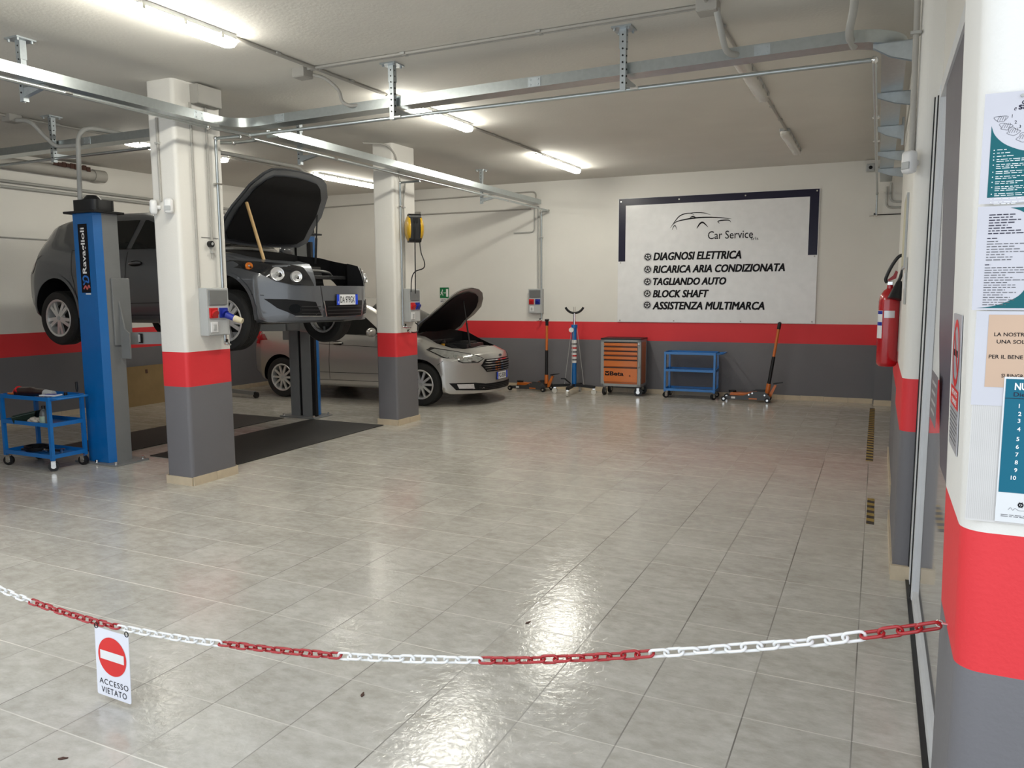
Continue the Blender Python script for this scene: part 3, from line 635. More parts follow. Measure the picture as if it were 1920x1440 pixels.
def wheel(parent, x, y, z, r, rr, nsp, side, steer=0., twin=False):
    t = MB(); w = .1
    prof = [(rr-.012, -w*.86), (rr+.01, -w*.95), (r-.055, -w*1.02), (r-.02, -w*.95), (r-.003, -w*.72)]
    for k in range(7):
        zz = -w*.62+k*w*1.24/6
        prof += [(r, zz), (r, zz+w*.13), (r-.008, zz+w*.15), (r-.008, zz+w*.19)] if k < 6 else [(r, zz)]
    prof += [(r-.003, w*.72), (r-.02, w*.95), (r-.055, w*1.02), (rr+.01, w*.95), (rr-.012, w*.86)]
    R = Matrix.Translation((x, y, z)) @ Matrix.Rotation(steer, 4, 'Z') @ Matrix.Rotation(-side*PI/2, 4, 'X')   # local +z points outward
    t.lathe(prof, n=48); o = t.build('wheel', M_RUB, parent, smooth=35, M=R)
    b = MB(); b.lathe([(rr+.004, w*.9), (rr-.004, w*.96), (rr-.022, w*.9), (rr-.03, w*.55), (rr-.045, -w*.8), (rr-.02, -w*.88)], n=48)
    for k in range(nsp):
        a = 2*PI*k/nsp + (.12*(1 if k % 2 else -1) if twin else 0)
        s = MB(); s.prism([(.028, -.018), (rr-.015, -.0165 if not twin else -.02), (rr-.015, .0165 if not twin else .02), (.028, .018)], -.012, .012)
        for v in s.b.verts: v.co.z += w*.62+(.012 if v.co.x < .1 else .0)
        bmesh.ops.transform(s.b, matrix=Matrix.Rotation(a, 4, 'Z'), verts=s.b.verts[:])
        me = bpy.data.meshes.new('tmp'); s.b.to_mesh(me); s.b.free(); b.b.from_mesh(me); bpy.data.meshes.remove(me)
    b.lathe([(.0, w*.82), (.03, w*.82), (.062, w*.74), (.07, w*.5)], n=20)
    b.build('rim', M_RIM, o, smooth=30, M=R)
    b = MB(); b.lathe([(0, w*.1), (rr-.045, w*.1), (rr-.045, -.01), (0, -.01)], n=32); b.build('brake_disc', M_DISC, o, M=R)
    b = MB()
    b.lathe([(0, w*.86), (.022, w*.86), (.026, w*.8)], n=16); b.build('hub_cap', M_GPLAST, o, M=R)
    for k in range(5):
        a = 2*PI*k/5; b = MB(); b.cyl((.047*math.cos(a), .047*math.sin(a), w*.7), (.047*math.cos(a), .047*math.sin(a), w*.83), .008, n=8); b.build('wheel_bolt', M_DARK, o, M=R)
def plate(parent, x, y, z, s, w=.36, h=.11, tilt=0., name='number_plate', full=True):
    t = bpy.data.objects.new(name, None); COL.objects.link(t); t.parent = parent; t.location = (x, y, z); t.rotation_euler = (0, tilt, PI/2)
    b = MB(); b.box(-w/2-.006, w/2+.006, -.012, 0, -h/2-.006, h/2+.006, .004); b.build('plate_frame', M_BLACK, t)
    b = MB(); b.box(-w/2+.042, w/2-.042, -.0145, -.012, -h/2, h/2); b.build('plate_field', M_PLATE, t)
    for sx in (-1, 1):
        b = MB(); a = sorted((sx*(w/2), sx*(w/2-.042))); b.box(a[0], a[1], -.0146, -.012, -h/2, h/2); b.build('blue_band', M_EU, t)
    if s: text(s, -w/2+.055, w/2-.055, -h*.32, h*.32, M_INK, t, y=-.0155, bold=.01)
    text('I', -w/2+.017, -w/2+.024, -h*.35, -h*.15, M_WINK, t, y=-.0155)
    return t
def loft_box(b, pts, z0, z1, k=.9):
    A = [b.b.verts.new((p[0], p[1], z0)) for p in pts]; cx = sum(p[0] for p in pts)/len(pts); cy = sum(p[1] for p in pts)/len(pts)
    B = [b.b.verts.new((cx+(p[0]-cx)*k, cy+(p[1]-cy)*k, z1)) for p in pts]; n = len(pts)
    b.b.faces.new(A[::-1]); b.b.faces.new(B)
    for i in range(n): b.b.faces.new((A[i], A[(i+1) % n], B[(i+1) % n], B[i]))
M_ENG = mat('engine_cover', (.02, .02, .021), .35, coat=.2); M_CHROME = mat('lamp_chrome', (.85, .85, .86), .08, 1.); M_LAMP = mat('bright_reflector', (.80, .80, .81), .22, .55, coat=.5, scale=30, var=.2); M_AMB = mat('amber_lens', (.75, .22, .03), .2, coat=.5)
M_LENS = mat('dark_lamp_housing', (.012, .012, .014), .06, coat=.6); M_TAIL = mat('tail_lamp_red', (.30, .008, .012), .12, coat=.6); M_CLEAR = mat('clear_lamp_lens', (.34, .345, .33), .12, .4, coat=.9, scale=22, var=.45)
M_SILV = mat('silver_trim', (.50, .51, .52), .22, 1.); M_BAT = mat('alloy_casting', (.22, .22, .215), .4, .6)
def engine(P, root, tint):
    e = bpy.data.objects.new('engine', None); COL.objects.link(e); e.parent = root
    hx, zt = P['eng'], P['engz']
    b = MB(); loft_box(b, [(hx-.28, -.30), (hx+.26, -.30), (hx+.30, .24), (hx-.25, .28)], zt-.30, zt, .88)
    for y in (-.15, 0, .13): b.box(hx-.2, hx+.2, y-.012, y+.012, zt-.005, zt+.012)
    b.build('engine_cover', M_ENG, e)
    b = MB(); b.box(hx-.30, hx-.02, .36, .58, zt-.28, zt-.02, .01); b.box(hx-.28, hx-.04, .38, .56, zt-.02, zt, .004); b.build('battery', mat('battery_case', (.02, .02, .022), .4), e)
    b = MB(); b.tube(cr([(hx+.33, -.52, zt-.12), (hx+.1, -.5, zt-.03), (hx-.1, -.42, zt+.0), (hx-.22, -.2, zt+.02)], 6), .035, 10); b.build('air_hose', M_BLACK, e, smooth=50)
    b = MB(); b.tube(cr([(hx+.28, -.35, zt-.1), (hx+.36, -.1, zt-.05), (hx+.36, .2, zt-.06), (hx+.25, .42, zt-.1)], 6), .016, 8); b.build('coolant_pipe', M_BAT, e, smooth=50)
    b = MB(); b.cyl((hx-.05, -.5, zt-.2), (hx-.05, -.5, zt-.02), .07, .06, 16); b.build('washer_tank', M_DARK, e)
    b = MB(); b.cyl((hx-.05, -.5, zt-.02), (hx-.05, -.5, zt+.015), .03, n=12); b.build('filler_cap', mat('yellow_cap', tint, .4), e)
    b = MB(); b.box(P['x1']-.42, P['x1']-.34, -.45, .45, zt-.14, zt-.10, .006); b.build('slam_panel', M_ENG, e)
    b = MB(); b.box(P['cowl']+.02, P['cowl']+.12, -.60, .60, zt-.02, zt+.04, .01); b.build('cowl_panel', M_BLACK, e)
def car(name, label, loc, P, paint):
    root = thing(name, label, 'car', loc); body, tree = car_shell(P, paint)
    R, A = P['r'], P['half']; cs = []
    for ax in (A, -A):
        for s in (-1, 1):
            c = MB(); c.cyl((ax, s*.55, P['wz']), (ax, s*1.2, P['wz']), P['arch'], n=48); cs.append(c)
    for poly, z0 in P['bay']: c = MB(); c.prism(poly+[(x, -y) for x, y in poly[::-1] if y > 0], z0, 1.45); cs.append(c)
    cut(body, cs); body.parent = root
    for s in (-1, 1):
        for k, (poly, nm) in enumerate(P['win']): patch(tree, poly, 'xz', nm, M_GLASS, root, .004, .08, s)
        for pl in P['seams']: line(tree, pl, .007, 'xz', root, s)
        for ax, hz in ((A, P['hubz'][0]), (-A, P['hubz'][1])): wheel(root, ax, s*P['trk'], hz, R, P['rim'], P['nsp'], s, steer=P.get('steer', 0) if ax > 0 else 0, twin=P['twin'])
        for ax in (A, -A):
            n = 22; a0, a1 = P['arcs']; ou = circ(ax, P['wz'], P['arch']+.035, n, a0, a1); inn = circ(ax, P['wz'], P['arch']-.002, n, a0, a1)
            patch(tree, ou+inn[::-1], 'xz', 'wheel_arch', paint, root, .010, .1, s)
        for hx_, hz_ in P['handles']:
            h, nn, _, _ = shot(tree, 'xz', hx_, hz_, s)
            patch(tree, circ(hx_, hz_, .001, 8) and [(hx_+.105*math.cos(t*PI/10), hz_+.032*math.sin(t*PI/10)) for t in range(20)], 'xz', 'handle_recess', M_DARK, root, .002, .05, s)
            b = MB(); b.tube([(hx_-.085, h.y+s*.012, hz_-.004), (hx_-.05, h.y+s*.032, hz_), (hx_+.05, h.y+s*.034, hz_+.004), (hx_+.095, h.y+s*.012, hz_+.004)], [.012, .016, .016, .012], 10); b.build('door_handle', paint, root, smooth=50)
        mx, mz = P['mirror']; h, nn, _, _ = shot(tree, 'xz', mx, mz, s)
        b = MB(); b.sphere((mx, h.y+s*.13, mz+.06), .1, (.6, 1.1, .72)); b.box(mx-.02, mx+.03, min(h.y, h.y+s*.08), max(h.y, h.y+s*.08), mz+.0, mz+.03); mo = b.build('door_mirror', paint, root, smooth=60)
    for poly, pl, nm, m, eps in P['decals']:
        st = .04 if pl != 'xy' else .07
        patch(tree, poly, pl, nm, m, root, eps, st)
        if all(p[0 if pl[0] == 'y' else 1] >= 0 for p in poly): patch(tree, mirp(poly) if pl[0] == 'y' else [(a, -c) for a, c in poly], pl, nm, m, root, eps, st)
    # bonnet swung up about its hinge line
    hx_, hz_ = P['hinge']; MR = Matrix.Translation((hx_+P['lift'][0], 0, hz_+P['lift'][1])) @ Matrix.Rotation(-math.radians(P['open']), 4, 'Y') @ Matrix.Translation((-hx_, 0, -hz_))
    hp = P['hood']+[(x, -y) for x, y in P['hood'][::-1] if y > 0]
    bon = patch(tree, hp, 'xy', 'bonnet', [paint], root, .0, .06, thick=.022, M=MR)
    sh = lambda k, dx: [((x-P['hoodc'])*k+P['hoodc']+dx, y*k) for x, y in hp]
    patch(tree, sh(.985, 0), 'xy', 'inner_panel', P['inner'], bon, -.028, .06, thick=.004, M=MR)
    patch(tree, sh(.86, -.01), 'xy', 'insulation', P['lining'], bon, -.04, .06, thick=.008, M=MR)
    engine(P, root, P['tint'])
    b = MB(); a = P['strut']; b.tube([a[0], (MR @ Vector(a[1]))], .009, 8); b.tube([Vector(a[0]), Vector(a[0]).lerp(MR @ Vector(a[1]), .5)], .014, 8); b.build('bonnet_stay', M_BLACK, root)
    b = MB(); b.tube([(P['cowl']+.04, -.45, P['wipz']), (P['cowl']-.04, -.1, P['wipz']+.05), (P['cowl']-.06, .25, P['wipz']+.06)], .010, 8); b.build('wiper', M_BLACK, root)
    return root, tree

M_PAINTA = mat('graphite_metallic', (.112, .119, .132), .36, .4, coat=.8, scale=300, var=.1)
M_PAINTC = mat('silver_metallic', (.47, .455, .43), .30, .65, coat=.8, scale=300, var=.06)
# ---- dark hatchback raised on the lift
PA = dict(half=1.307, x0=-2.06, x1=2.19, xf=1.30, xr=-1.7, zm=.50, r=.316, rim=.218, nsp=10, twin=True, trk=.765, wz=.325, hubz=(.235, .235), arch=.375, arcs=(-22, 202),
    tab=dict(zb=((-2.06, -1.7, -1, 1, 1.7, 2.19), (.36, .24, .19, .19, .20, .215)),
             zt=((-2.06, -1.97, -1.85, -1.66, -1.3, -.7, -.2, .1, .45, .80, 1.0, 1.4, 1.8, 2.05, 2.19), (.96, 1.02, 1.18, 1.37, 1.425, 1.46, 1.455, 1.41, 1.24, 1.02, .985, .94, .885, .845, .815)),
             wm=((-2.06, -1.7, -1, 1, 1.7, 2.19), (.80, .855, .872, .872, .865, .85)),
             zl=((-2.06, -1.5, -.5, .5, 1.0, 1.5, 2.19), (.90, .99, .96, .925, .90, .84, .715)),
             wl=((-2.06, -1.5, 0, .8, 1.4, 2.19), (.74, .80, .815, .815, .815, .78)),
             wt=((-2.06, -1.7, -.8, 0, .4, .8, 1.3, 1.8, 2.19), (.60, .55, .575, .565, .60, .71, .725, .72, .70)),
             ze=((-2.06, -1.97, -1.85, -1.66, -1.3, -.7, -.2, .1, .45, .80, 1.0, 1.4, 1.8, 2.05, 2.19), (.93, .99, 1.13, 1.31, 1.37, 1.40, 1.395, 1.345, 1.17, .965, .945, .905, .85, .81, .78))),
    nose=lambda y, z: 2.19-.50*(abs(y)/.86)**2.7-1.5*max(0, z-.58)**2-1.2*max(0, .32-z)**2,
    tail=lambda y, z: -2.06+.26*(abs(y)/.85)**3+.5*max(0, z-.75)+.6*max(0, .38-z),
    bay=[([(1.90, 0), (1.90, .47), (1.72, .60), (1.45, .67), (.98, .66), (.92, .3), (.90, 0)], .45), ([(2.4, 0), (2.4, .41), (1.85, .41), (1.85, 0)], .585)],
    win=[([(.58, 1.0), (.10, 1.285), (-.02, 1.325), (-.06, 1.325), (-.09, 1.0)], 'window'), ([(-.17, 1.0), (-.14, 1.33), (-.62, 1.335), (-.86, 1.30), (-1.02, 1.03)], 'window')],
    seams=[[(.80, .30), (.86, .62), (.76, .93)], [(-.13, .97), (-.13, .60), (-.10, .27)], [(-1.06, 1.02), (-1.02, .76), (-.96, .62), (-.90, .30)], [(.80, .29), (-.9, .27)], [(.78, .42), (-.90, .40)], [(.66, .995), (-1.05, 1.01)]],
    handles=[(.02, .84), (-.84, .87)], mirror=(.60, .98),
    decals=[([(.74, 0), (.72, .40), (.66, .64), (.12, .545), (.02, .30), (.0, 0)][::-1], 'xy', 'windscreen', M_GLASS, .004),
            ([(.43, .585), (.60, .59), (.72, .625), (.80, .70), (.84, .80), (.815, .845), (.68, .82), (.49, .775)], 'yz', 'headlight', M_LENS, .006),
            ([(.355, .275), (.60, .285), (.72, .36), (.80, .455), (.66, .45), (.42, .42)], 'yz', 'fog_lamp_recess', M_DARK, .004), (circ(.60, .355, .045), 'yz', 'fog_lamp', M_GLASS, .010),
            ([(-.29, .265), (.29, .265), (.325, .43), (-.325, .43)], 'yz', 'lower_grille', M_DARK, .004),
            ([(-.72, .20), (.72, .20), (.72, .228), (-.72, .228)], 'yz', 'chin_spoiler', M_BLACK, .010)],
    hinge=(.99, .95), lift=(.03, .10), open=60, hoodc=1.5, hood=[(1.96, 0), (1.95, .24), (1.93, .40), (1.87, .50), (1.72, .62), (1.45, .705), (1.08, .715), (1.0, .62), (.97, .3), (.96, 0)],
    inner=M_PAINTA, lining=M_DARK, eng=1.42, engz=.80, cowl=.74, wipz=1.02, tint=(.5, .25, .02), strut=((1.25, .66, .86), (1.5, .62, .88)))
carA, trA = car('car', 'dark grey hatchback with its bonnet up, raised on the two-post lift', (-7.365, 6.83, 1.175), PA, M_PAINTA)
plate(carA, 2.19, 0, .44, 'DA 979GX', tilt=0)
for k in range(4):
    zz = .285+k*.036
    if k < 3: line(trA, [(-.29, zz+.01), (.29, zz+.01)], .009, 'yz', carA, m=M_ENG, name='grille_bar', eps=.012)
for s in (-1, 1):
    for k in range(3): line(trA, [(s*.37, .30+k*.035), (s*.55, .305+k*.035)], .008, 'yz', carA, m=M_ENG, name='grille_bar', eps=.010)
    line(trA, [(s*.30, .268), (s*.332, .43)], .012, 'yz', carA, m=M_SILV, name='bright_trim', eps=.007)
    line(trA, [(s*.345, .272), (s*.60, .278)], .008, 'yz', carA, m=M_SILV, name='bright_trim', eps=.007)
    line(trA, [(s*.36, .588), (s*.345, .47), (s*.325, .26)], .006, 'yz', carA)
    line(trA, [(1.66, .50), (1.78, .49)], .006, 'xz', carA, s)
    patch(trA, [(s*.70, .74), (s*.80, .76), (s*.80, .97), (s*.70, .94)], 'yzr', 'tail_lamp', M_TAIL, carA, .006, .04)
    for c, zz_, r in ((.705, .70, .068), (.575, .675, .056), (.79, .775, .036)):
        h, nn, _, _ = shot(trA, 'yz', s*c, zz_); d_ = (nn*.75+Vector((.6, s*.15, .0))).normalized(); M_ = Matrix.Translation(h+nn*.012) @ d_.to_track_quat('Z', 'Y').to_matrix().to_4x4()
        b = MB(); b.lathe([(.0, -.004), (r*.5, -.002), (r*.82, .008), (r*.95, .018), (r, .019), (r*1.02, -.02)], M=M_, n=26); lr_ = b.build('lamp_reflector' if r > .04 else 'indicator_lamp', M_LAMP if r > .04 else M_AMB, carA, smooth=40)
        b = MB(); b.sphere(M_ @ Vector((0, 0, .012)), r*.33, n=14); b.build('lamp_bulb', M_CLEAR, lr_, smooth=60)
line(trA, [(-.29, .262), (.29, .262)], .010, 'yz', carA, m=M_SILV, name='bright_trim', eps=.007)
patch(trA, [(-.62, 1.06), (.62, 1.06), (.56, 1.33), (-.56, 1.33)], 'yzr', 'rear_window', M_GLASS, carA, .004, .06)
# ---- silver people carrier parked on the floor
PC = dict(half=1.324, x0=-2.135, x1=2.245, xf=1.30, xr=-1.75, zm=.55, r=.325, rim=.222, nsp=10, twin=False, trk=.80, wz=.335, hubz=(.325, .325), arch=.372, arcs=(-20, 200), steer=0,
    tab=dict(zb=((-2.135, -1.8, -1, 1, 1.7, 2.245), (.40, .27, .22, .22, .215, .19)),
             zt=((-2.135, -2.05, -1.92, -1.7, -1.3, -.7, -.2, .2, .6, 1.0, 1.2, 1.5, 1.8, 2.05, 2.245), (1.02, 1.16, 1.40, 1.54, 1.60, 1.625, 1.61, 1.53, 1.36, 1.12, 1.07, 1.02, .945, .86, .775)),
             wm=((-2.135, -1.7, -1, 1, 1.7, 2.245), (.83, .895, .91, .91, .90, .88)),
             zl=((-2.135, -1.5, -.5, .5, 1.0, 1.5, 2.245), (.98, 1.06, 1.03, .985, .96, .90, .68)),
             wl=((-2.135, -1.5, 0, .8, 1.4, 2.245), (.78, .845, .86, .86, .85, .80)),
             wt=((-2.135, -1.7, -.8, 0, .4, 1.0, 1.4, 1.8, 2.245), (.62, .59, .62, .605, .64, .74, .74, .71, .64)),
             ze=((-2.135, -2.05, -1.92, -1.7, -1.3, -.7, -.2, .2, .6, 1.0, 1.2, 1.5, 1.8, 2.05, 2.245), (.99, 1.12, 1.34, 1.48, 1.54, 1.56, 1.545, 1.46, 1.29, 1.06, 1.03, .98, .905, .82, .735))),
    nose=lambda y, z: 2.245-.56*(abs(y)/.88)**2.5-1.9*max(0, z-.60)**2-1.5*max(0, .27-z)**2,
    tail=lambda y, z: -2.135+.26*(abs(y)/.88)**3+.35*max(0, z-.8)+.6*max(0, .40-z),
    bay=[([(1.97, 0), (1.95, .30), (1.86, .50), (1.72, .62), (1.5, .69), (1.18, .68), (1.10, .3), (1.08, 0)], .48)],
    win=[([(.66, 1.04), (.10, 1.39), (-.22, 1.465), (-.29, 1.465), (-.31, 1.055)], 'window'), ([(-.37, 1.06), (-.35, 1.47), (-1.05, 1.47), (-1.20, 1.42), (-1.22, 1.10)], 'window'), ([(-1.30, 1.11), (-1.28, 1.41), (-1.60, 1.36), (-1.75, 1.18)], 'window')],
    seams=[[(.72, .33), (.82, .70), (.74, .99)], [(-.34, 1.03), (-.34, .34)], [(-1.20, 1.08), (-1.12, .80), (-.98, .62), (-.96, .45)], [(.74, .34), (-.92, .32)], [(.70, .46), (-.92, .44)], [(.62, 1.03), (-1.7, 1.09)], [(.78, .86), (-1.0, .90)]],
    handles=[(-.18, .91), (-1.02, .95)], mirror=(.52, 1.03),
    decals=[([(.98, 0), (.96, .40), (.88, .66), (.28, .585), (.18, .30), (.16, 0)][::-1], 'xy', 'windscreen', M_GLASS, .004),
            ([(.405, .70), (.51, .642), (.69, .647), (.815, .725), (.855, .845), (.80, .88), (.655, .823), (.49, .757)], 'yz', 'headlight_rim', M_LENS, .004),
            ([(.42, .70), (.52, .655), (.68, .66), (.80, .73), (.84, .83), (.79, .855), (.66, .808), (.50, .745)], 'yz', 'headlight', M_CLEAR, .008),
            (circ(.60, .70, .030), 'yz', 'lamp_reflector', M_CHROME, .011), (circ(.70, .725, .034), 'yz', 'lamp_reflector', M_CHROME, .011),
            ([(-.47, .60), (-.38, .50), (.38, .50), (.47, .60), (.40, .69), (-.40, .69)], 'yz', 'grille', M_DARK, .005),
            ([(-.82, .355), (-.76, .25), (-.4, .225), (.4, .225), (.76, .25), (.82, .355), (.55, .35), (.40, .325), (-.40, .325), (-.55, .35)], 'yz', 'lower_grille', M_DARK, .005),
            ([(.56, .262), (.73, .272), (.75, .338), (.57, .333)], 'yz', 'fog_lamp', M_LAMP, .010)],
    hinge=(1.10, 1.03), lift=(0, .04), open=60, hoodc=1.55, hood=[(2.02, 0), (1.99, .25), (1.93, .42), (1.82, .56), (1.66, .68), (1.45, .735), (1.15, .745), (1.06, .66), (1.03, .3), (1.02, 0)],
    inner=M_PAINTC, lining=M_DARK, eng=1.55, engz=.90, cowl=1.02, wipz=1.13, tint=(.65, .55, .03), strut=((1.80, -.20, .86), (1.75, .05, .88)))
carC, trC = car('car', 'silver people carrier parked on the floor behind the rear column, bonnet up', (-7.45, 10.70, 0), PC, M_PAINTC)
plate(carC, 2.235, 0, .425, 'FG 838', tilt=0, name='number_plate')
for k in range(5): line(trC, [(-.44+.03*abs(k-2), .525+k*.036), (.44-.03*abs(k-2), .525+k*.036)], .014, 'yz', carC, m=M_CHROME, name='grille_bar', eps=.012)
for k in range(3): line(trC, [(-.50, .25+k*.024), (.50, .25+k*.024)], .007, 'yz', carC, m=M_ENG, name='grille_bar', eps=.012)
patch(trC, [(.0+.045*math.cos(t*PI/8), .728+.016*math.sin(t*PI/8)) for t in range(16)], 'yz', 'oval_badge', mat('badge_dark', (.02, .025, .05), .2, .5), carC, .008, .05)
for s in (-1, 1):
    line(trC, [(1.62, .62), (1.74, .72), (1.80, .80)], .006, 'xz', carC, s)
    patch(trC, [(s*.60, .88), (s*.845, .86), (s*.80, 1.05), (s*.66, 1.06)], 'yzr', 'tail_lamp', M_TAIL, carC, .006, .04)
    patch(trC, [(-2.05, .90), (-1.62, .93), (-1.70, 1.02), (-2.05, 1.05)], 'xz', 'tail_lamp', M_TAIL, carC, .006, .04, s)
patch(trC, [(-.66, 1.14), (.66, 1.14), (.58, 1.45), (-.58, 1.45)], 'yzr', 'rear_window', M_GLASS, carC, .004, .06)

# ================================================================== two-post lift
def lift_post(loc, rz, lbl, sticker):
    t = thing('lift_post', lbl, 'car lift post', loc, rz, 'posts of the two-post car lift'); H = 2.46
    b = MB(); b.box(-.30, .30, -.165, .22, 0, .018, .003); b.build('base_plate', M_LGREY, t)
    for x, y in ((-.26, -.13), (.26, -.13), (-.26, .18), (.26, .18), (0, -.145)):
        b = MB(); b.cyl((x, y, .018), (x, y, .045), .014, n=6); b.cyl((x, y, .018), (x, y, .024), .022, n=12); b.build('anchor_bolt', M_STEEL, t)
    b = MB(); b.prism([(-.1795, -.052), (-.142, -.12), (.142, -.12), (.1795, -.052)], .02, H); b.box(-.1815, -.179, -.052, .075, .02, H-.02); b.build('cover', M_BLUE, t)
    b = MB()
    for s in (-1, 1): a = sorted((s*.178, s*.16)); b.box(a[0], a[1], -.055, .12, .018, H)
    b.box(-.165, -.02, .10, .1185, .018, H-.001); b.box(.03, .165, .10, .1185, .018, H-.001); b.box(-.165, .165, -.04, -.02, .018, H-.001); b.build('column', M_LGREY, t)
    b = MB(); b.box(-.02, .03, .085, .095, .02, H); b.box(-.24, -.178, .06, .105, .02, H-.1); b.build('cable_slot', M_BLACK, t)
    b = MB(); b.box(-.225, .225, -.16, .17, H, H+.022, .004); b.build('top_plate', M_BLACK, t)
    b = MB(); b.prism([(p[0]*1.0, p[1]) for p in rrect(-.16, .17, -.12, .13, .06)], H+.022, H+.13); b.lathe([(.0, H+.185), (.05, H+.18), (.095, H+.13)], n=20); b.build('motor_cover', M_BLACK, t, smooth=40)
    b = MB(); b.box(-.19, .19, .122, .198, 1.182, 1.838, .006); b.box(.1795, .20, .0, .20, 1.18, 1.84, .006); c = b.build('carriage', M_LGREY, t)
    b = MB(); b.prism([(.2, 1.05), (.32, 1.05), (.32, 1.30), (.26, 1.34), (.2, 1.62)], .06, .075, 'y'); b.build('guard_plate', M_LGREY, t)
    for s in (-1, 1):
        e = Vector((s*1.02, .80 if s < 0 else .86, 1.245)); p0 = Vector((s*.15, .2, 1.24)); u = (e-p0).normalized(); sd = Vector((-u.y, u.x, 0))
        b = MB(); b.sweep([p0, p0.lerp(e, .55)], [(-.05, -.06), (.05, -.06), (.05, .06), (-.05, .06)]); b.sweep([p0.lerp(e, .4), e], [(-.04, -.045), (.04, -.045), (.04, .045), (-.04, .045)]); a = b.build('lift_arm', M_LGREY, t)
        b = MB(); b.cyl(e+Vector((0, 0, .04)), e+Vector((0, 0, .115)), .05, n=16); b.build('lift_pad', M_RUB, a)
        b = MB(); q = p0.lerp(e, .12); b.box(q.x-.05, q.x+.05, q.y-.06, q.y-.05, 1.195, 1.29); b.build('latch_window', M_BLACK, a); b = MB(); b.box(q.x-.02, q.x+.025, q.y-.064, q.y-.06, 1.205, 1.28); b.build('latch_block', M_WPLAST, a)
    if sticker:
        b = MB(); b.box(-.075, .055, -.1225, -.12, 1.70, 2.36); st = b.build('maker_sticker', M_INK, t)
        text('Ravaglioli', .032, .032+.44, 1.885, 1.885+.075, M_WINK, st, y=-.1235, bold=.02, rot=1)
        b = MB(); b.mi = 0
        stroke(b, cr([(-.045, 1.775), (-.01, 1.81), (.03, 1.80), (.025, 1.845), (-.02, 1.86), (-.045, 1.835), (-.02, 1.80)], 5), .018, -.1235); b.build('blue_emblem', mat('emblem_blue', (.02, .16, .55), .4), st)
        b = MB(); stroke(b, cr([(-.045, 1.735), (-.015, 1.765), (.005, 1.735), (.03, 1.77), (.045, 1.745)], 5), .016, -.1235); b.build('red_emblem', mat('emblem_red', (.55, .12, .12), .4), st)
        b = MB(); b.box(-.02, .05, -.1225, -.12, 1.682, 1.694); b.build('small_label', M_WINK, t)
    return t
lift_post((-6.985, 5.25, 0), 0, 'blue and grey lift post nearest the camera, with the black vertical maker sticker', True)
lift_post((-7.085, 8.40, 0), PI, 'blue and grey lift post on the far side of the raised car', False)
b = MB(); b.tube(fillet([(-7.10, 5.2, 2.49), (-7.06, 5.2, 3.30), (-6.83, 8.22, 3.30), (-6.83, 8.22, 2.50)], .18, 8), .022, 12)
tag(b.build('hydraulic_conduit', M_PVC, smooth=50), 'grey bent pipe arching overhead from one lift post to the other', 'pipe')
# wooden stick propping the bonnet
b = MB(); b.tube([(-5.71, 6.2, 1.99), (-5.96, 6.24, 2.62)], [.017, .017], 12); st = tag(b.build('wooden_stick', mat('bare_wood', (.46, .30, .13), .5, scale=25, var=.2), smooth=50), 'wooden broom handle propping the black bonnet of the lifted car', 'stick')
b = MB(); b.tube([(-5.704, 6.199, 1.972), (-5.722, 6.202, 2.02)], .019, 12); lab(b.build('green_ferrule', mat('green_plastic', (.06, .25, .05), .4), st), 'green end of the stick')
# rubber mats
M_MAT = mat('rubber_mat', (.020, .018, .017), .62, bump=.15, scale=3, var=.4)
for x0, x1, y0, y1, s in ((-6.83, -5.66, 5.60, 8.16, 'black rubber floor mat between the two columns'), (-8.21, -7.235, 5.5, 8.10, 'black rubber floor mat under the raised car, beyond the lift posts')):
    b = MB(); b.box(x0, x1, y0, y1, .0005, .008, .002); tag(b.build('floor_mat', M_MAT), s, 'floor mat')
# cardboard sheet leaning on the left wall
t = thing('cardboard_sheet', 'flat brown cardboard box leaning on the left wall behind the near lift post', 'cardboard', (-10.08, 8.6, 0))
b = MB(); b.box(-.03, 0, -.95, .95, .0, .60); b.build('panel', mat('cardboard', (.25, .165, .07), .8, scale=5, var=.2), t, M=Matrix.Rotation(-.11, 4, 'Y'))
b = MB(); b.box(.0, .004, -.28, -.24, .48, .54); b.build('hand_hole', M_STAIN, t, M=Matrix.Rotation(-.11, 4, 'Y'))
# leg of a workshop crane beside the silver car
t = thing('crane_leg', 'low grey crane leg with a black castor behind the silver car', 'workshop crane', (-9.1, 9.52, 0))
b = MB(); b.sweep([(-.95, .05, .10), (0, 0, .08)], [(-.03, -.03), (.03, -.03), (.03, .03), (-.03, .03)]); b.build('leg', M_LGREY, t)
b = MB(); b.cyl((.03, -.02, .052), (.03, .02, .052), .05, n=20); b.build('castor', M_BLACK, t, smooth=40)

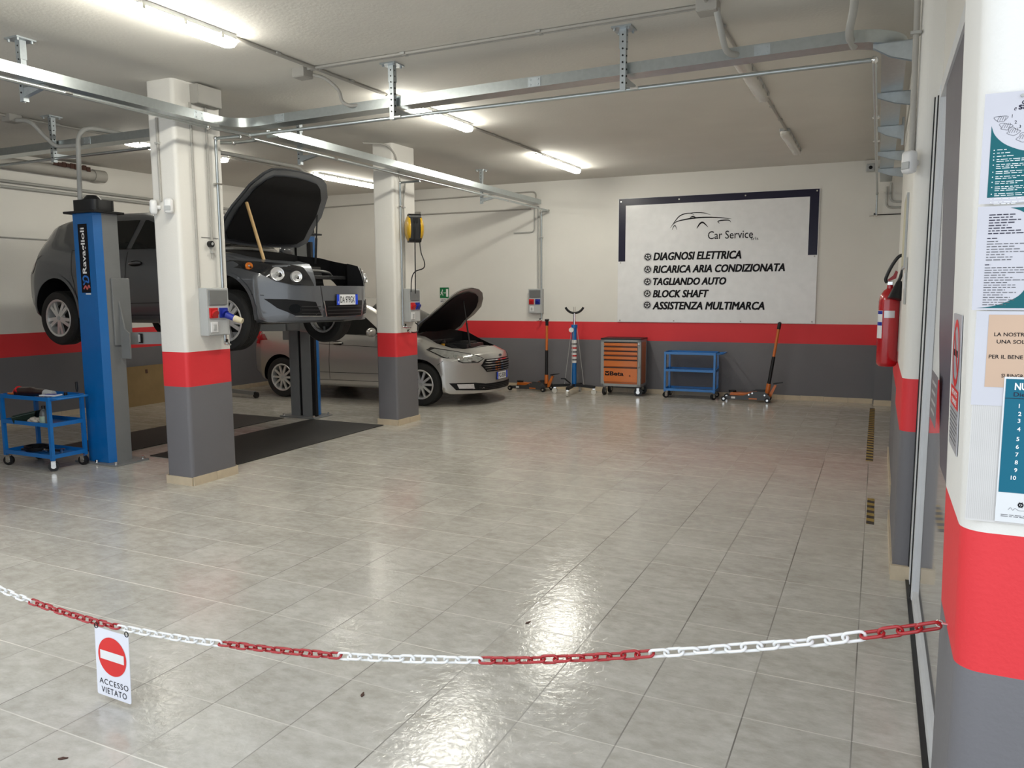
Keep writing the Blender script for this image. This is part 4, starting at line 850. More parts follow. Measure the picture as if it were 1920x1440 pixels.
# ================================================================== blue trolleys
def castor(b2, parent, x, y, r, steer, fork):
    c = MB(); c.box(-.02, .02, -.024, .024, 2*r-.006, 2*r+.004); c.box(-.02, .02, -.024, -.019, r*.7, 2*r); c.box(-.02, .02, .019, .024, r*.7, 2*r); M = Matrix.Translation((x, y, 0)) @ Matrix.Rotation(steer, 4, 'Z')
    f = c.build('castor', fork, parent, M=M); c = MB(); c.cyl((0, -.016, r), (0, .016, r), r, n=20); c.build('castor_wheel', M_BLACK, f, smooth=40, M=M)
    c = MB(); c.cyl((0, -.0255, r), (0, .0255, r), r*.45, n=14); c.build('wheel_hub', M_STEEL, f, M=M)
def cart(loc, rz, L, D, H, lbl, shelves=(.125, .43)):
    t = thing('tool_trolley', lbl, 'trolley', loc, rz, 'blue three-shelf trolleys'); p = .032
    for x in (0, L-p):
        for y in (0, D-p): b = MB(); b.box(x, x+p, y, y+p, .105, H); b.build('leg', M_BLUE2, t)
    for z in (*shelves, H-.035):
        b = MB(); b.box(p*.4, L-p*.4, p*.4, D-p*.4, z-.002, z+.002)
        for a in ((.002, L-.002, -.001, .004), (.002, L-.002, D-.004, D+.001)): b.box(a[0], a[1], a[2], a[3], z-.002, z+.036)
        for a in ((-.001, .004), (L-.004, L+.001)): b.box(a[0], a[1], .002, D-.002, z-.002, z+.036)
        b.build('shelf', M_BLUE2, t)
    b = MB(); b.tube(fillet([(L, .03, H-.02), (L+.12, .03, H-.01), (L+.12, D-.03, H-.01), (L, D-.03, H-.02)], .05), .011, 10); b.build('handle', M_BLUE2, t, smooth=50)
    for i, (x, y) in enumerate(((.03, .03), (L-.03, .03), (L-.03, D-.03), (.03, D-.03))): castor(None, t, x, y, .048, (.5, .9, .3, 1.2)[i], M_STEEL)
    return t
cart((-7.80, 4.70, 0), 0, .74, .37, .715, 'blue trolley loaded with tools at the left edge, before the near lift post')
cart((-3.035, 12.12, 0), BWR, .80, .38, .735, 'empty blue trolley against the back wall, right of the orange tool chest', (.12, .43))
Z0, Z1, Z2 = .127, .432, .682
b = MB(); b.tube(cr([(-7.66, 4.80, Z2+.045), (-7.5, 4.84, Z2+.05), (-7.33, 4.86, Z2+.045)], 5), [.052]*6+[.04]*5, 14); g = tag(b.build('angle_grinder', mat('tool_body', (.02, .008, .008), .3, coat=.5), smooth=50), 'dark power grinder lying on the top shelf of the loaded trolley', 'power tool')
b = MB(); b.cyl((-7.33, 4.86, Z2+.045), (-7.22, 4.87, Z2+.04), .038, .032, 14); b.build('gear_head', M_GPLAST, g, smooth=40); b = MB(); b.cyl((-7.24, 4.80, Z2+.03), (-7.24, 4.85, Z2+.03), .022, n=14); b.build('spindle', M_STEEL, g)
b = MB(); b.tube([(-7.66, 4.80, Z2+.045), (-7.62, 4.80, Z2+.07)], .045, 12); b.build('red_cap', M_RED, g, smooth=50)
b = MB(); b.cyl((-7.13, 4.93, Z2), (-7.13, 4.93, Z2+.055), .016, n=14); tag(b.build('socket_bit', M_BLACK, smooth=40), 'short black socket standing on the loaded trolley', 'socket')
t = thing('screwdriver', 'screwdriver with a black handle standing upright at the back of the loaded trolley', 'screwdriver', (-7.1, 5.03, Z2)); b = MB(); b.tube([(0, 0, .05), (0, 0, .08), (-.004, 0, .15)], [.008, .014, .012], 10); b.build('grip', M_BLACK, t, smooth=50); b = MB(); b.cyl((0, 0, 0), (0, 0, .05), .004, n=8); b.build('shank', M_STEEL, t)
t = thing('packet', 'small blue and white packet on the corner of the loaded trolley', 'packet', (-7.16, 4.80, Z2+.036), .3); b = MB(); b.box(-.085, .085, -.05, .05, 0, .012); b.build('carton', M_PLATE, t); b = MB(); b.box(-.06, .07, -.035, .04, .012, .0135); b.build('blue_print', M_BLUEP, t)
t = thing('pliers', 'orange handled pliers on the left end of the loaded trolley', 'pliers', (-7.74, 4.79, Z2+.002))
for s in (-1, 1): b = MB(); b.tube(cr([(-.02, s*.02, .03), (.03, s*.025, .03), (.09, s*.006, .03)], 5), .011, 8); b.build('handle', M_ORANGE if s < 0 else M_RED, t, smooth=50)
b = MB(); b.prism([(.09, -.015), (.15, -.006), (.15, .006), (.09, .015)], .022, .038); b.build('jaws', M_STEEL, t)
def bin_(x, y, rz, lbl):
    t = thing('storage_bin', lbl, 'storage bin', (x, y, Z1), rz, 'green bins on the loaded trolley'); m = mat('dark_green_plastic', (.012, .035, .02), .45)
    b = MB(); o = [(-.10, -.06), (.10, -.06), (.10, .06), (-.10, .06)]; k = .82; A = [b.b.verts.new((p[0]*k, p[1]*k, 0)) for p in o]; B = [b.b.verts.new((p[0], p[1], .10 if p[0] > 0 else .06)) for p in o]; b.b.faces.new(A)
    for i in range(4): b.b.faces.new((A[i], A[(i+1) % 4], B[(i+1) % 4], B[i]))
    bmesh.ops.solidify(b.b, geom=b.b.faces[:], thickness=.004); b.build('tray', m, t)
    b = MB(); b.tube([(p[0], p[1], .10 if p[0] > 0 else .06) for p in o], .005, 6, closed=True); b.build('rim', m, t)
bin_(-7.66, 4.93, .3, 'dark green open bin at the back of the middle shelf'); bin_(-7.58, 4.79, .9, 'dark green open bin at the front of the middle shelf')
t = thing('bottle', 'grey plastic bottle with a black cap on the middle shelf of the loaded trolley', 'bottle', (-7.27, 4.79, Z1)); b = MB(); b.lathe([(0, 0), (.038, 0), (.04, .01), (.04, .10), (.03, .135), (.016, .15), (.016, .16)], n=18); b.build('bottle_body', mat('bottle_grey', (.12, .13, .13), .25), t, smooth=40)
b = MB(); b.lathe([(.018, .155), (.018, .185), (0, .187)], n=14); b.build('cap', M_BLACK, t, smooth=40); b = MB(); b.lathe([(.0407, .02), (.0407, .085)], n=10, arc=PI*.7, M=Matrix.Rotation(-PI*.85, 4, 'Z')); b.build('label_band', mat('pale_green_label', (.36, .46, .36), .4), t)
b = MB()
for i in range(14): b.sphere((-7.45+.13*random.random(), 4.76+.05*random.random(), Z1+.02+.03*random.random()), .03, (1.2, .8, .7), 8)
tag(b.build('rag', mat('rag_cloth', (.55, .50, .42), .9), smooth=60), 'crumpled pale rag between the bin and the bottle', 'rag')
b = MB(); b.box(-7.22, -7.08, 4.80, 5.02, Z1, Z1+.004); t = tag(b.build('sheet_of_paper', mat('paper', (.55, .54, .56), .7)), 'white papers on the right of the middle shelf', 'paper')
t = thing('torque_wrench', 'long black wrench lying on the bottom shelf of the loaded trolley', 'wrench', (-7.5, 4.88, Z0)); b = MB(); b.cyl((-.2, -.06, .02), (.25, .06, .02), .012, n=10); b.build('handle', M_BLACK, t); b = MB(); b.cyl((.25, .06, .005), (.25, .06, .04), .025, n=12); b.build('ratchet_head', M_STEEL, t)
t = thing('hose_coil', 'dark coiled hose on the bottom shelf of the loaded trolley', 'hose', (-7.58, 4.9, Z0+.002)); b = MB()
b.tube([(.12*math.cos(a*.3), .1*math.sin(a*.3), .012+a*.0006) for a in range(60)], .011, 8); b.build('hose', M_DARK, t, smooth=50); b = MB(); b.cyl((.13, -.02, .02), (.17, -.02, .02), .015, n=10); b.build('coupling', M_STEEL, t)

# ================================================================== tools along the back wall
def tool_chest(loc, rz):
    t = thing('tool_chest', 'orange and grey tool chest on castors against the back wall', 'tool chest', loc, rz); w, d, z0, z1 = .66, .43, .155, .925
    GR = mat('chest_grey', (.30, .31, .31), .4, coat=.2)
    b = MB()
    for x in (0, w-.055):
        for y in (0, d-.055): b.box(x, x+.055, y, y+.055, z0, z1)
    b.box(0, w, 0, d, z0, z0+.04); b.box(0, w, 0, d, z1-.045, z1-.01); b.box(.03, w-.03, d-.02, d-.005, z0, z1); b.build('frame', GR, t)
    b = MB(); b.box(.006, .012, .055, d-.055, z0+.04, z1-.045); b.box(w-.012, w-.006, .055, d-.055, z0+.04, z1-.045); b.box(.055, w-.055, .02, d-.03, z0+.04, z1-.05); b.build('side_sheet_or_reflection', M_ORANGE, t)
    b = MB(); b.box(-.005, w+.005, -.008, d+.005, z1-.01, z1+.012, .004); b.build('top_mat', M_BLACK, t)
    z = z1-.05; hs = [.066, .066, .066, .066, .115, .245]
    for i, h in enumerate(hs):
        b = MB(); o = -.016 if i == 3 else 0; b.box(.052, w-.052, -.012+o, .02, z-h+.008, z, .003); dr_ = b.build('drawer', M_ORANGE, t)
        b = MB(); b.box(.052, w-.052, -.018+o, -.008+o, z-.012, z+.001, .002); b.build('drawer_lip', M_BLACK, dr_); z -= h+.006
        if i == 5:
            text('Beta', .155, .385, z+.115, z+.185, M_INK, dr_, y=-.014, bold=.03)
            text('S', .475, .50, z+.105, z+.135, M_INK, dr_, y=-.014, bold=.02)
            b = MB(); b.prism(rrect(.075, .145, z+.115, z+.185, .008), -.0145, -.012, 'y'); em = b.build('square_emblem', M_INK, dr_)
            b = MB(); stroke(b, cr([(.088, z+.165), (.10, z+.14), (.11, z+.15), (.12, z+.14), (.132, z+.165)], 5), .010, -.0152); stroke(b, [(.11, z+.13), (.11, z+.15)], .008, -.0152); b.build('emblem_mark', M_ORANGE, em)
    b = MB(); b.cyl((w-.03, -.006, z1-.08), (w-.03, .0, z1-.08), .012, n=12); b.build('lock', M_STEEL, t); b = MB(); b.box(w-.032, w-.026, -.02, -.006, z1-.10, z1-.07); b.build('key', M_BLACK, t)
    b = MB(); b.tube(fillet([(w-.02, -.01, z1-.36), (w-.02, -.05, z1-.38), (w-.02, -.05, z1-.44), (w-.02, -.01, z1-.46)], .02), .006, 8); b.build('hook', M_GPLAST, t)
    for x, y, s in ((.05, .05, 1.45), (w-.05, .05, .15), (w-.05, d-.05, .1), (.05, d-.05, 1.4)): castor(None, t, x, y, .066, s, M_STEEL)
tool_chest((-4.065, 12.06, 0), BWR)
M_CARB = mat('jack_grey', (.045, .047, .05), .4, coat=.2)
def floor_jack(loc, rz, lbl, lean):
    """nose toward -x, handle socket at +x"""
    t = thing('trolley_jack', lbl, 'trolley jack', loc, rz, 'orange trolley jacks')
    for s in (-1, 1): b = MB(); b.prism([(-.34, .03), (.30, .035), (.33, .09), (.25, .165), (.09, .165), (-.05, .10), (-.34, .075)], s*.15-.006, s*.15+.006, 'y'); b.build('side_plate', M_CARB, t)
    b = MB(); b.prism([(-.28, .085), (-.26, .13), (-.05, .125), (.12, .15), (.12, .11), (-.05, .085)], -.06, .06, 'y'); b.build('lifting_arm', M_ORANGE, t)
    b = MB(); b.cyl((-.24, 0, .125), (-.24, 0, .155), .055, .06, 18); b.build('saddle', M_BLACK, t)
    b = MB(); b.box(.1, .3, -.145, .145, .06, .13); b.build('hydraulic_unit', M_BLACK, t)
    for x, y in ((-.35, -.165), (-.35, .165), (.29, -.165), (.29, .165)):
        b = MB(); b.cyl((x, y-.02, .04), (x, y+.02, .04), .04, n=20); wv = b.build('jack_wheel', M_BLACK, t, smooth=40); b = MB(); b.cyl((x, y-.022, .04), (x, y+.022, .04), .017, n=12); b.build('axle_cap', M_STEEL, wv)
    for x, z in ((.02, .115), (.07, .14), (.25, .115)):
        b = MB(); b.cyl((x, -.165, z), (x, -.155, z), .013, n=12); b.build('pivot_pin', M_STEEL, t)
    b = MB(); b.box(-.24, -.18, -.1575, -.156, .045, .075); b.build('white_label', M_WPLAST, t)
    b = MB(); b.box(.02, .14, -.1572, -.156, .045, .062); b.build('orange_label', M_ORANGE, t)
    u = Vector((math.sin(lean), 0, math.cos(lean))); p0 = Vector((.27, 0, .10)); P = lambda k: p0+u*k
    b = MB(); b.tube([P(0), P(.18)], .034, 14); b.prism([(.27, .06), (.33, .07), (.41, .26), (.38, .27)], -.02, .02, 'y'); b.build('handle_socket', M_ORANGE, t, smooth=50)
    b = MB(); b.tube([P(.17), P(.60)], .026, 14); b.build('foam_sleeve', M_BLACK, t, smooth=50)
    b = MB(); b.tube([P(.60), P(1.05)], .021, 14); b.build('handle', M_ORANGE, t, smooth=50)
    b = MB(); b.tube([P(1.02), P(1.12)], .027, 12); b.tube([P(1.115)+Vector((0, -.055, 0)), P(1.115)+Vector((0, .055, 0))], .017, 10); b.build('grip', M_BLACK, t, smooth=50)
    b = MB(); b.prism([(.36, .27), (.50, .30), (.50, .31), (.36, .29)], -.035, .035, 'y'); b.build('foot_pedal', M_BLACK, t)
    return t
floor_jack((-1.75, 12.30, 0), BWR, 'orange trolley jack with tilted handle, rightmost along the back wall', .135)
floor_jack((-5.36, 12.22, 0), BWR-.1, 'orange trolley jack with upright handle beside the blue transmission jack', .01)
def transmission_jack(loc):
    t = thing('transmission_jack', 'tall blue transmission jack with a curved black saddle beside the tool chest', 'transmission jack', loc, .35)
    b = MB(); b.cyl((0, 0, .12), (0, 0, 1.13), .04, n=20); b.build('cylinder', M_BLUE, t, smooth=40)
    b = MB(); b.cyl((0, 0, .52), (0, 0, .90), .0415, n=20, caps=False); sl = b.build('label_sleeve', M_WPLAST, t, smooth=40)
    for k in range(5): b = MB(); b.cyl((0, 0, .56+k*.065), (0, 0, .585+k*.065), .042, n=20, caps=False); b.build('print_mark', M_RED if k % 2 else M_INKG, sl)
    b = MB(); b.cyl((0, 0, 1.10), (0, 0, 1.15), .052, n=20); b.build('collar', M_BLUE, t); b = MB(); b.cyl((0, 0, 1.13), (0, 0, 1.34), .02, n=16); b.build('ram', M_STEEL, t, smooth=40)
    b = MB(); b.tube([(.16*math.sin(a), 0, 1.50-.16*math.cos(a)) for a in [(-1.15+2.3*i/12) for i in range(13)]], .019, 10); b.build('saddle', M_BLACK, t, smooth=50)
    for s in (-1, 1): b = MB(); b.cyl((s*.012, 0, 1.34), (s*.012, 0, 1.44), .004, n=8); b.build('prong', M_STEEL, t)
    b = MB(); b.lathe([(0, 0), (.04, 0), (.04, .022), (0, .022)], M=Matrix.Translation((-.05, -.04, 1.065)) @ Matrix.Rotation(PI/2, 4, 'X'), n=16); b.build('white_knob', M_WPLAST, t, smooth=40)
    for a in (-.3, 1.27, 2.84, 4.41):
        u = Vector((math.cos(a), math.sin(a), 0)); b = MB(); b.sweep([u*.03+Vector((0, 0, .15)), u*.36+Vector((0, 0, .125))], [(-.025, -.022), (.025, -.022), (.025, .022), (-.025, .022)]); l = b.build('leg', M_BLACK, t)
        b = MB(); q = u*.34; b.cyl(q+Vector((0, 0, .045))-u.cross(Vector((0, 0, .018))), q+Vector((0, 0, .045))+u.cross(Vector((0, 0, .018))), .044, n=20); b.build('castor_wheel', mat('clear_castor', (.62, .6, .55), .25), l, smooth=40); b = MB(); b.box(q.x-.02, q.x+.02, q.y-.02, q.y+.02, .085, .11); b.build('castor_fork', M_STEEL, l)
        b = MB(); b.tube([u*.17+Vector((0, 0, .14)), u*.045+Vector((0, 0, 1.10))], .004, 8); b.build('stay_rod', M_PVC, t)
    b = MB(); b.tube([(-.05, -.03, .17), (-.16, -.05, .26)], .012, 8); b.box(-.22, -.14, -.07, -.03, .25, .27); b.build('foot_pedal', M_BLACK, t)
transmission_jack((-4.515, 12.02, 0))

# ================================================================== sign on the back wall
t = thing('wall_sign', 'large white workshop sign with a car outline and five service lines on the back wall', 'sign', (-2.40, BW(-2.40), 0), BWR)
ox = 2.40
b = MB(); b.box(-1.545, 1.545, -.022, -.004, 1.185, 3.20, .003); b.build('board', M_SIGN, t)
NA = [(-1.535, 2.18), (-1.42, 2.18), (-1.42, 3.085), (1.405, 3.085), (1.405, 2.22), (1.535, 2.22), (1.535, 3.195), (-1.535, 3.195)]
poly_sheet(NA, M_NAVY, t, 'navy_border', -.0235)
for x, z in ((-1.50, 3.15), (-.55, 3.145), (.47, 3.15), (1.50, 3.165), (-1.50, 2.16), (1.50, 2.2), (-1.50, 1.21), (-.6, 1.21), (.45, 1.21), (1.50, 1.215)):
    b = MB(); b.cyl((x, -.022, z), (x, -.028, z), .012, n=10); b.build('screw', M_STEEL if z > 3 else M_PVC, t)
for s, x1, z0, z1 in (('DIAGNOSI ELETTRICA', -1.97, 2.19, 2.31), ('RICARICA ARIA CONDIZIONATA', -1.32, 1.985, 2.10), ('TAGLIANDO AUTO', -2.19, 1.79, 1.90), ('BLOCK SHAFT', -2.455, 1.59, 1.705), ('ASSISTENZA MULTIMARCA', -1.60, 1.395, 1.515)):
    text(s, -3.345+ox, x1+ox, z0, z1, M_INK, t, y=-.0245, bold=.0, shear=.22, fat=.006)
def tyre_icon(x, z):
    b = MB(); ring_sheet(b, x, z, .040, .056, -.0245); ring_sheet(b, x, z, .0, .012, -.0245, 10); ring_sheet(b, x, z, .065, .068, -.0245)
    for k in range(5):
        a = 2*PI*k/5+PI/2; stroke(b, [(x+.01*math.cos(a), z+.01*math.sin(a)), (x+.042*math.cos(a), z+.042*math.sin(a))], .012, -.0245)
    b.build('wheel_icon', M_INK, t)
for z in (2.245, 2.043, 1.845, 1.652, 1.465): tyre_icon(-3.442+ox, z)
# car outline: px grid of the drawing -> metres on the board
def lg(u, v): return (-3.085+ox+(u-360)*.00127, 2.925-(v-125)*.00127)
b = MB()
def ln(pts, w): q = cr([lg(*p) for p in pts], 6); n = len(q)-1; stroke(b, q, [max(.002, w*math.sin(PI*min(1, max(.02, .06+.9*i/n)))) for i in range(n+1)], -.0245)
ln([(360, 305), (410, 235), (470, 165), (540, 135), (620, 132), (660, 160)], .016); ln([(540, 135), (660, 126), (780, 135), (860, 163)], .012)
ln([(400, 262), (440, 228), (560, 203), (700, 190), (860, 192), (1000, 205), (1110, 218)], .022); ln([(605, 186), (640, 172), (680, 185)], .02)
ln([(383, 330), (405, 285), (425, 278), (446, 330)], .013); ln([(693, 322), (730, 265), (770, 252), (832, 310)], .026); ln([(970, 272), (950, 245), (1000, 234), (1080, 236), (1105, 262)], .018)
b.build('car_outline', M_INK, t)
text('Car Service', -2.485+ox, -1.80+ox, 2.50, 2.625, M_INK, t, y=-.0245, bold=.004); text('srls', -1.83+ox, -1.72+ox, 2.47, 2.515, M_INK, t, y=-.0245)

# ================================================================== socket boxes, reel, sensors, signs on walls
def socket_box(loc, rz, lbl, plug=False, w=.25, h=.42):
    """front faces local -y, hung with its back on the wall at y=0"""
    t = thing('socket_box', lbl, 'socket box', loc, rz, 'grey industrial socket boxes')
    b = MB(); b.box(-w/2, w/2, -.10, -.002, -h/2, h/2, .006); b.build('housing', M_GPLAST, t)
    b = MB(); b.box(-w/2+.02, w/2-.025, -.112, -.10, .06, h/2-.02, .004); b.build('window_flap', mat('smoked_flap', (.17, .175, .175), .15, coat=.6), t)
    b = MB(); b.box(-w/2+.01, w/2-.03, -.104, -.10, -h/2+.01, .05); b.build('face_plate', mat('face_grey', (.48, .49, .49), .4), t)
    for x, m, nm in ((-.065, M_RED, 'red_socket'), (.05, M_BLUEP, 'blue_socket')):
        b = MB(); b.box(x-.045, x+.045, -.118, -.10, -.055, .035, .004); s = b.build(nm, m, t); b = MB(); b.cyl((x, -.118, -.01), (x, -.135, -.02), .034, n=18); b.build('socket_lid', m, s, smooth=40)
    b = MB(); b.box(-w/2+.025, -.02, -.112, -.10, -h/2+.03, -.09, .004); sw = b.build('switch', M_WPLAST, t); b = MB(); b.box(-.075, -.045, -.118, -.112, -h/2+.05, -.11); b.build('rocker', M_GPLAST, sw)
    if plug:
        b = MB(); b.cyl((.06, -.13, -.03), (.085, -.20, -.06), .03, .026, 14); p = b.build('plug', M_BLUEP, t, smooth=40); b = MB(); b.cyl((.085, -.20, -.06), (.11, -.27, -.085), .03, .024, 14); b.build('cream_adapter', mat('cream_plastic', (.62, .55, .38), .4), p, smooth=40)
    return t
socket_box((XA, 5.14, 1.525), PI/2, 'grey socket box on the nearest column, with a blue plug and cream adapter', True)
socket_box((XB, 8.505, 1.525), PI/2, 'grey socket box on the rear column below the cable reel')
socket_box((-5.388, BW(-5.388), 1.53), BWR, 'grey socket box on the back wall left of the blue transmission jack')
t = thing('cable_reel', 'yellow and black cable reel high on the rear column', 'cable reel', (XB+.135, 8.43, 2.475), -.86); Y_ = mat('yellow_plastic', (.62, .36, .012), .35, coat=.3)
b = MB(); b.box(-.12, .06, -.02, .02, -.05, .05); b.build('wall_mount', M_BLACK, t)
b = MB(); b.prism([(p[0], p[1]) for p in rrect(.03, .22, -.17, .175, .04)], -.075, .075, 'y'); b.build('housing', M_BLACK, t)
for s in (-1, 1): b = MB(); b.lathe([(0, .115), (.09, .11), (.14, .09), (.155, .075), (.155, .06)], M=Matrix.Translation((.125, 0, 0)) @ Matrix.Rotation(-s*PI/2, 4, 'X'), n=28); b.build('drum_side', Y_, t, smooth=50)
b = MB(); b.box(.215, .226, -.03, .035, .06, .12); b.build('cable_outlet', M_DARK, t)
b = MB(); b.tube(cr([(.225, 0, .09), (.25, -.01, .0), (.235, -.01, -.2), (.22, -.01, -.5), (.16, -.005, -.80)], 6), .007, 8); b.build('cable', M_BLACK, t, smooth=50)
b = MB(); b.tube(cr([(.16, .06, -.16), (.20, .07, -.30), (.26, .10, -.42), (.22, .09, -.49), (.13, .0, -.53), (.10, -.04, -.62), (.10, -.05, -.78)], 6), .007, 8); b.build('supply_cable', M_BLACK, t, smooth=50)
b = MB(); b.tube(cr([(-5.30, 8.56, 1.50), (-5.0, 8.95, 1.32), (-4.86, 9.2, 1.22)], 5), .006, 8)
b.b.free()
t = thing('tap_chain', 'black hose fittings hanging under the socket box of the rear column', 'hose fitting', (-5.40, 8.5, 1.24)); b = MB(); b.tube(cr([(.0, .05, .06), (.02, .09, .02), (.03, .05, -.05), (.03, -.06, -.06), (.02, -.14, -.02)], 5), .008, 8); b.build('hose', M_BLACK, t, smooth=50); b = MB(); b.cyl((.02, -.16, -.03), (.02, -.10, -.05), .016, n=10); b.build('coupling', M_STEEL, t)
def pir(loc, rz, lbl):
    t = thing('motion_sensor', lbl, 'motion sensor', loc, rz, 'white motion sensors')
    b = MB(); b.box(-.036, .036, -.085, -.025, -.062, .062, .02); b.build('housing', M_WPLAST, t, smooth=60); b = MB(); b.box(-.024, .024, -.089, -.06, -.04, .0, .004); b.build('lens', M_GPLAST, t); b = MB(); b.cyl((0, -.03, 0), (0, 0, 0), .018, n=10); b.build('swivel', M_WPLAST, t); return t
pir((-5.60, 4.85, 2.42), -.7, 'left one of two white sensors on the front of the nearest column'); pir((-5.475, 4.85, 2.42), .5, 'right one of two white sensors on the front of the nearest column'); pir((.155, 4.93, 2.38), -.7, 'white sensor on the first right pilaster near the door')
t = thing('round_knob', 'small round black cable grip on the right face of the nearest column', 'cable grip', (XA, 5.17, 2.12)); b = MB(); b.cyl((.0, 0, 0), (.035, 0, 0), .028, n=18); b.build('knob', M_BLACK, t, smooth=40); b = MB(); b.cyl((.036, .004, .004), (.0355, .004, .004), .012, n=12); b.cyl((.035, 0, 0), (.038, 0, 0), .01, n=10); b.build('centre_cap', M_GPLAST, t); b = MB(); b.tube([(.005, -.09, .055), (.005, .10, .055)], .002, 6); b.build('wire', M_BLACK, t)
t = thing('exit_sign', 'green emergency exit sign on the back wall behind the silver bonnet', 'sign', (-7.21, BW(-7.21), 0), BWR); G_ = mat('exit_green', (.0, .17, .05), .35)
b = MB(); b.box(-.10, .10, -.008, -.003, 1.50, 1.785); b.build('plate', M_WPLAST, t); b = MB(); b.box(-.093, .093, -.0095, -.008, 1.585, 1.778); b.build('green_field', G_, t)
b = MB(); b.prism([(.035, 1.61), (.078, 1.61), (.078, 1.75), (.035, 1.75)], -.0105, -.0095, 'y'); b.build('door_symbol', M_WINK, t)
b = MB(); b.prism([(.03, 1.68), (.01, 1.695), (.01, 1.685), (-.015, 1.685), (-.015, 1.675), (.01, 1.675), (.01, 1.665)], -.0105, -.0095, 'y'); b.build('arrow_symbol', M_WINK, t)
b = MB(); stroke(b, [(-.045, 1.715), (-.055, 1.675), (-.08, 1.64)], .014, -.0105); stroke(b, [(-.055, 1.68), (-.035, 1.66), (-.03, 1.63)], .012, -.0105); stroke(b, [(-.075, 1.685), (-.048, 1.705), (-.025, 1.69)], .010, -.0105); ring_sheet(b, -.04, 1.73, 0, .012, -.0105, 12); b.build('running_figure', M_WINK, t)
text('USCITA DI', -.07, .07, 1.545, 1.565, M_NAVY, t, y=-.0095, bold=.01); text('EMERGENZA', -.08, .08, 1.515, 1.537, M_NAVY, t, y=-.0095, bold=.01)
t = thing('security_camera', 'small white camera housing high in the back right corner', 'camera', (-.19, BW(-.19)-.02, 3.445), BWR); b = MB(); b.box(-.06, .06, -.09, 0, -.055, .055, .012); b.build('housing', M_GPLAST, t); b = MB(); b.cyl((0, -.092, 0), (0, -.09, 0), .026, n=16); b.build('lens', M_DARK, t); b = MB(); b.box(.06, .12, -.05, -.03, -.01, .01); b.build('arm', M_GPLAST, t)
# fire extinguisher
t = thing('fire_extinguisher', 'red fire extinguisher with a black horn hanging on the right wall', 'fire extinguisher', (.071, 6.12, 1.145))
b = MB(); b.lathe([(0, .004), (.05, 0), (.064, .012), (.069, .03), (.069, .46), (.062, .50), (.04, .535), (.022, .55), (.02, .575), (0, .575)], n=32); b.build('cylinder', mat('extinguisher_red', (.42, .006, .012), .22, coat=.6), t, smooth=40)
b = MB(); b.box(-.018, .018, -.02, .02, .572, .60, .004); v = b.build('valve', M_STEEL, t)
b = MB(); b.prism([(-.01, .60), (.035, .62), (.045, .665), (.03, .675), (.015, .64), (-.02, .61)], -.012, .012, 'y'); b.build('lever', mat('lever_red', (.3, .01, .012), .35), t)
b = MB(); b.tube(cr([(-.022, -.01, .59), (-.03, -.015, .62), (.0, -.02, .70), (.04, -.03, .765), (.07, -.035, .775), (.078, -.04, .73), (.068, -.045, .66), (.052, -.05, .60)], 6), .0115, 10); b.build('hose', M_BLACK, t, smooth=50)
b = MB(); b.cyl((.055, -.05, .60), (.033, -.075, .475), .016, .05, 20); b.build('horn', M_BLACK, t, smooth=40)
b = MB(); b.lathe([(.0697, .20), (.0697, .395)], n=8, arc=.9, M=Matrix.Rotation(PI*1.02, 4, 'Z')); lb = b.build('white_label', M_WPLAST, t, smooth=60)
for z0, z1 in ((.37, .393), (.29, .315)): b = MB(); b.lathe([(.0701, z0), (.0701, z1)], n=8, arc=.86, M=Matrix.Rotation(PI*1.025, 4, 'Z')); b.build('blue_print', M_BLUEP, lb, smooth=60)
b = MB(); b.lathe([(.0697, .345), (.0697, .395)], n=8, arc=1.0, M=Matrix.Rotation(PI*1.36, 4, 'Z')); b.build('silver_label', mat('silver_label', (.6, .6, .62), .3, .3), t, smooth=60)
b = MB(); b.box(.064, .0715, -.03, .03, .50, .60); b.box(.04, .0712, -.01, .01, .54, .55); b.build('wall_hook', M_GPLAST, t)
# hazard tape on the floor
for x0, x1, y0, y1, s in ((-.042, .024, 8.34, 12.18, 'long yellow and black floor tape leading to the back right corner'), (-.008, .044, 6.04, 6.81, 'short yellow and black floor tape nearest the camera')):
    b = MB(); b.box(x0, x1, y0, y1, .0005, .002); tag(b.build('floor_tape', M_TAPE), s, 'floor tape', 'hazard tapes')

# ================================================================== entrance: chain, hanging sign, notices on the pillar
CH = cr([(-4.35, .52), (-3.9, .425), (-3.51, .371), (-3.306, .350), (-3.0, .334), (-2.75, .334), (-2.45, .350), (-2.179, .374), (-1.62, .439), (-1.062, .538), (-.777, .603), (-.529, .668), (-.17, .767), (.005, .823), (.166, .880)], 20)
t = thing('barrier_chain', 'red and white plastic barrier chain sagging across the entrance', 'chain', (0, 2.05, 0)); M_CR = mat('chain_red', (.40, .016, .02), .3, coat=.3); M_CW = mat('chain_white', (.85, .85, .84), .35)
cum = [0]
for p, q in zip(CH, CH[1:]): cum.append(cum[-1]+math.hypot(q[0]-p[0], q[1]-p[1]))
def at_len(s):
    i = 0
    while i < len(cum)-2 and cum[i+1] < s: i += 1
    k = (s-cum[i])/(cum[i+1]-cum[i]); p, q = CH[i], CH[i+1]; return (p[0]+(q[0]-p[0])*k, p[1]+(q[1]-p[1])*k), math.atan2(q[1]-p[1], q[0]-p[0])
b = MB(); L_, Wd, r_ = .0158, .0115, .0043
b.tube([(L_*c+(.0115*math.cos(a)), Wd*math.sin(a), 0) for c, a0 in ((1, -90), (-1, 90)) for a in [math.radians(a0+180*i/6) for i in range(7)]], r_, 8, closed=True); lr = b.build('link', M_CR, t, smooth=60)
lw = lr.copy(); lw.data = lr.data.copy(); lw.data.materials[0] = M_CW; COL.objects.link(lw)
bounds = [.005, -.529, -1.062, -1.62, -2.179, -2.75, -3.306, -3.86]; s = cum[-1]-.022; k = 0
